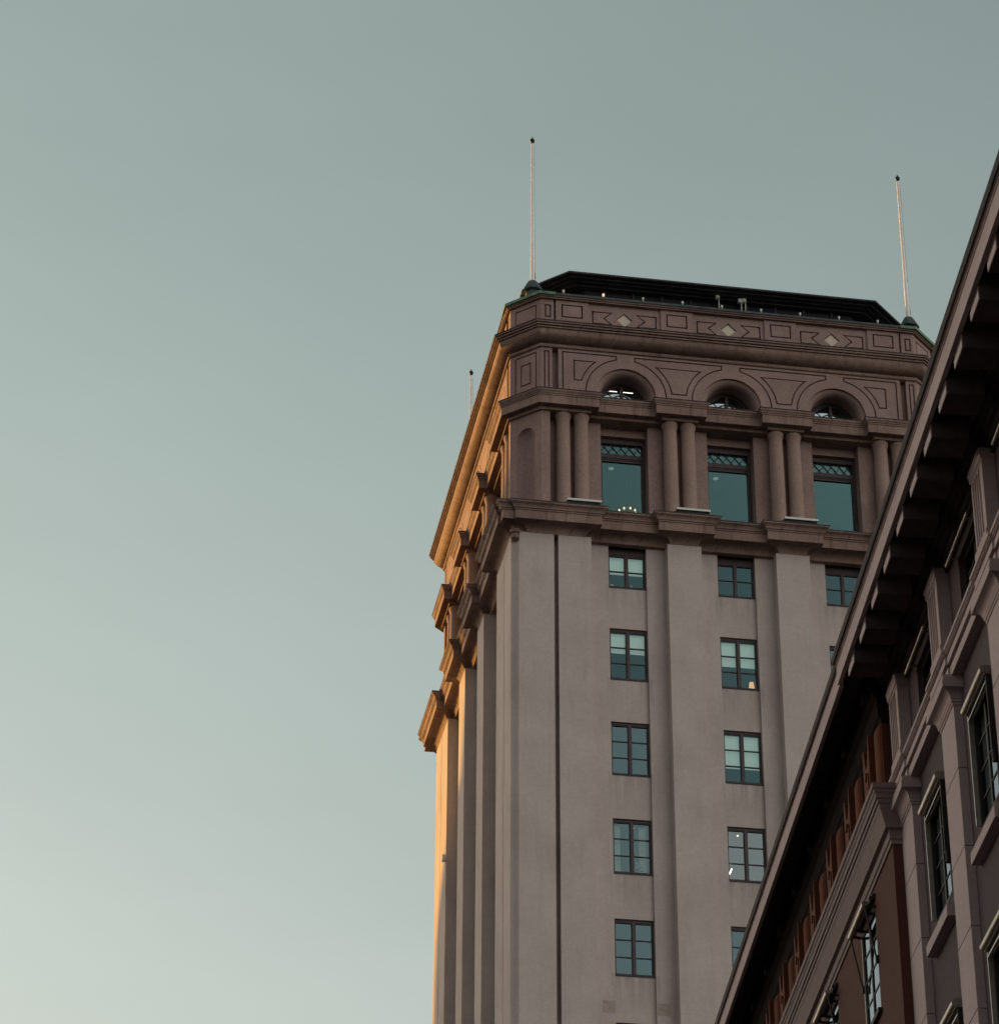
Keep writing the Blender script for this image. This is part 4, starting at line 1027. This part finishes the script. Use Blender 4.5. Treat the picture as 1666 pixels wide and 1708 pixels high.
for i in range(NP):
    nb = 50.12 + 2.35 * i                                 # near edge of a console pier
    if pier0 is None:
        mb = MB(); fbox(mb, FA, -nb - 1.15, -nb, -.14, .22, 23.1 + CZ, 24.62 + CZ); p0 = mb.build('console_pier', M['brown_wall'], street_b)
        mb = MB(); k = 10                                 # upright half-round roll
        ring = [(-nb - .05 - .45 + .225 * (1 + cos(pi * t / k)), .215 + .10 * sin(pi * t / k)) for t in range(k + 1)]
        lv = [(23.1, 1.0), (24.45, 1.0), (24.55, .85), (24.60, .6)]
        vs = [FA.P(s, .215 + (n_ - .215) * f_, z + CZ) for z, f_ in lv for s, n_ in ring]
        mb.add(vs, [(a * (k + 1) + t, a * (k + 1) + t + 1, (a + 1) * (k + 1) + t + 1, (a + 1) * (k + 1) + t) for a in range(len(lv) - 1) for t in range(k)], True)
        roll = mb.build('console_roll', M['orange'], p0)
        sc = [(-nb - .50, 23.1), (-nb - .50, 24.60), (-nb - .56, 24.60), (-nb - .58, 24.45), (-nb - .63, 24.22), (-nb - .72, 24.06), (-nb - .82, 24.02), (-nb - .92, 24.10), (-nb - .97, 24.25), (-nb - 1.0, 24.45), (-nb - 1.06, 24.52), (-nb - 1.15, 24.50), (-nb - 1.15, 23.1)]
        mb = MB(); slab(mb, FA, [(a_, b_ + CZ) for a_, b_ in sc], .2, .40)
        inn = [(-nb - .60, 23.2), (-nb - .60, 23.85), (-nb - .72, 23.72), (-nb - .85, 23.70), (-nb - .85, 23.2)]
        slab(mb, FA, [(a_, b_ + CZ) for a_, b_ in inn], .39, .425); slab(mb, FA, arc(-nb - .83, 23.86 + CZ, .09, 0, 2 * pi, 12)[:-1], .39, .44)
        scr = mb.build('console_scroll', M['orange'], p0)
        mb = MB(); fbox(mb, FA, -nb - .64, -nb - .36, .38, .475, 25.26 + CZ, 25.50 + CZ); mt = mb.build('mutule', M['grey_wall'], p0)
        mb = MB(); w0, w1 = -nb - 2.33, -nb - 1.17
        fbox(mb, FA, w0, w0 + .07, -.1, .05, 23.1 + CZ, 24.6 + CZ); fbox(mb, FA, w1 - .07, w1, -.1, .05, 23.1 + CZ, 24.6 + CZ); fbox(mb, FA, (w0 + w1) / 2 - .035, (w0 + w1) / 2 + .035, -.1, .05, 23.1 + CZ, 24.6 + CZ)
        wn = mb.build('attic_window', M['dark_metal'], p0)
        mb = MB(); mb.add([FA.P(s, -.02, z + CZ) for s, z in ((w0, 23.1), (w1, 23.1), (w1, 24.6), (w0, 24.6))], [(0, 1, 2, 3)]); gl = mb.build('attic_pane', M['glass_dark'], p0)
        mb = MB(); k = 14; vs = [FA.P(w0 + (w1 - w0) * j / k, -.08 - .02 * (j % 2), z + CZ) for z in (23.1, 24.6) for j in range(k + 1)]
        mb.add(vs, [(j, j + 1, k + 2 + j, k + 1 + j) for j in range(k)]); dr = mb.build('drapery', M['drape'], p0)
        pier0 = [p0, roll, scr, mt, wn, gl, dr]
    else: copy_parts(pier0, 2.35 * i, 0)
# windows of the wing with drop-arm awnings
base = street_window(EB[0], 19.70, .125, 2.05, .77, blind=False, po=.035); c = EB[0]
mb = MB(); rod(mb, FA.P(-c - .85, .40, 21.74 + CZ), FA.P(-c + .85, .40, 21.74 + CZ), .055, 12); fbox(mb, FA, -c - .85, -c + .85, .30, .40, 21.74 + CZ, 21.79 + CZ); base.append(mb.build('awning_bar', M['metal'], base[0]))
mb = MB(); rod(mb, FA.P(-c - .80, .25, 21.88 + CZ), FA.P(-c + .80, .25, 21.88 + CZ), .05, 10)
for s in (-.8, -.45, .45, .8): rod(mb, FA.P(-c + s, .40, 21.74 + CZ), FA.P(-c + s, .18, 21.70 + CZ), .028, 6)
fbox(mb, FA, -c - .86, -c + .86, .181, .24, 21.84 + CZ, 21.95 + CZ); base.append(mb.build('awning_roller', M['dark_metal'], base[0]))
for s in (-1, 1):
    mb = MB(); rod(mb, FA.P(-c + s * .84, .40, 21.72 + CZ), FA.P(-c + s * .80, .22, 20.66 + CZ), .018, 6); fbox(mb, FA, -c + s * .80 - .04, -c + s * .80 + .04, .175, .24, 20.58 + CZ, 20.72 + CZ); base.append(mb.build('awning_arm', M['dark_metal'], base[0]))
mb = MB(); fbox(mb, FA, -c - .79, -c - .75, .17, .20, 19.72 + CZ, 21.7 + CZ); base.append(mb.build('guide_rail', M['metal'], base[0]))
mb = MB(); fbox(mb, FA, -c - .85, -c + .85, .10, .26, 19.60 + CZ, 19.69 + CZ); base.append(mb.build('sill', M['dark_metal'], base[0]))
for c2 in EB:
    for z in (19.70, 15.54):
        if c2 == EB[0] and z == 19.70: continue
        copy_parts(base, c2 - EB[0], z - 19.70)

# ================================================================== STREET, AND THE BUILDINGS ACROSS IT
mb = MB(); mb.add([(-2500, -2500, 0), (2500, -2500, 0), (2500, 2500, 0), (-2500, 2500, 0)], [(0, 1, 2, 3)]); tag(mb.build('ground', M['asphalt']), kind='structure')
def along(a0, a1, b0, b1, z0, z1): return [FX * a + FY * b + Z * z for z in (z0, z1) for b in (b0, b1) for a in (a0, a1)]
for a0, a1 in ((5.5, 9.7), (-21.0, -16.5)):
    mb = MB(); mb.add(along(a0, a1, -40, 82, .0, .13), [(0, 2, 3, 1), (4, 5, 7, 6), (0, 1, 5, 4), (2, 6, 7, 3), (0, 4, 6, 2), (1, 3, 7, 5)]); tag(mb.build('pavement', M['paving']), kind='structure')
def plain_block(name, label, origin, rz, w, d, h, floors, mat, roof, step=3.2):
    o = thing(name, label, 'building', origin, rz)
    F = Frame((0, 0, 0), (0, 1, 0), (1, 0, 0))
    n = int(w / step); hs_ = []
    for k in range(floors):
        z = 1.2 + (h - 1.0) * k / floors
        for i in range(n): s = -w / 2 + (i + .5) * w / n; hs_.append(rect(s - .6, s + .6, z, z + 1.9))
    mb = MB(); slab(mb, F, rect(-w / 2, w / 2, 0, h), -d, 0, hs_); mb.build('wall', mat, o)
    mb = MB()
    for q in hs_: slab(mb, F, q, -.4, -.25)
    mb.build('window_glazing', M['black'], o)['kind'] = 'stuff'
    mb = MB(); slab(mb, F, rect(-w / 2 - .3, w / 2 + .3, h, h + .5), -d - .3, .3); slab(mb, F, [(-w / 2, h + .5), (w / 2, h + .5), (w / 2 - 1, h + .5 + roof), (-w / 2 + 1, h + .5 + roof)], -d * .8, -1.0)
    mb.add([F.P(s, n_, h + .501) for s, n_ in ((-w / 2, 0), (w / 2, 0), (w / 2, -d), (-w / 2, -d))], [(0, 1, 2, 3)]); mb.build('roof', M['roof_metal'], o)
plain_block('town_house', 'plain plastered street front across the road, outside the left edge', tuple(FX * -21 + FY * 45), YF, 154, 12, 13.0, 4, M['brown_wall'], 1.5)
# unseen building added and outlined to shade the tower's left side and street front
hdir = Vector((sin(SUN_AZ), cos(SUN_AZ), 0)); ldir = Vector((cos(SUN_AZ), -sin(SUN_AZ), 0))
c0 = TX * 14.78 + TY * 97.0 + hdir * 85
o = thing('shadow_building', 'unseen stepped building added west of the tower to cast its shadow, outside the left edge', 'building', tuple(c0), 0)
GF = Frame((0, 0, 0), tuple(ldir), tuple(-hdir))
sil = [(-95, 0), (6.25, 0), (6.15, 38.0), (5.75, 44.0), (5.4, 50.2), (4.57, 52.4), (3.79, 53.6), (1.6, 54.8), (1.3, 56.4), (.98, 57.6), (0, 59.9), (-1.31, 60.7), (-3.26, 62.0), (-5.87, 63.5), (-9, 65.2), (-21, 65.2), (-27, 57), (-27, 41.5), (-95, 41.5)]
mb = MB(); slab(mb, GF, sil, -9, 0); slab(mb, GF, list(reversed(sil)), 0, -9); mb.build('wall', M['grey_wall'], o)
mb = MB()
for k in range(14):
    for i in range(9 if k > 10 else 28): s = (-24 if k > 10 else -92) + i * 3.4; slab(mb, GF, rect(s - .6, s + .6, 3 + k * 3.6, 4.9 + k * 3.6), 0, .02)
mb.build('window_glazing', M['black'], o)['kind'] = 'stuff'
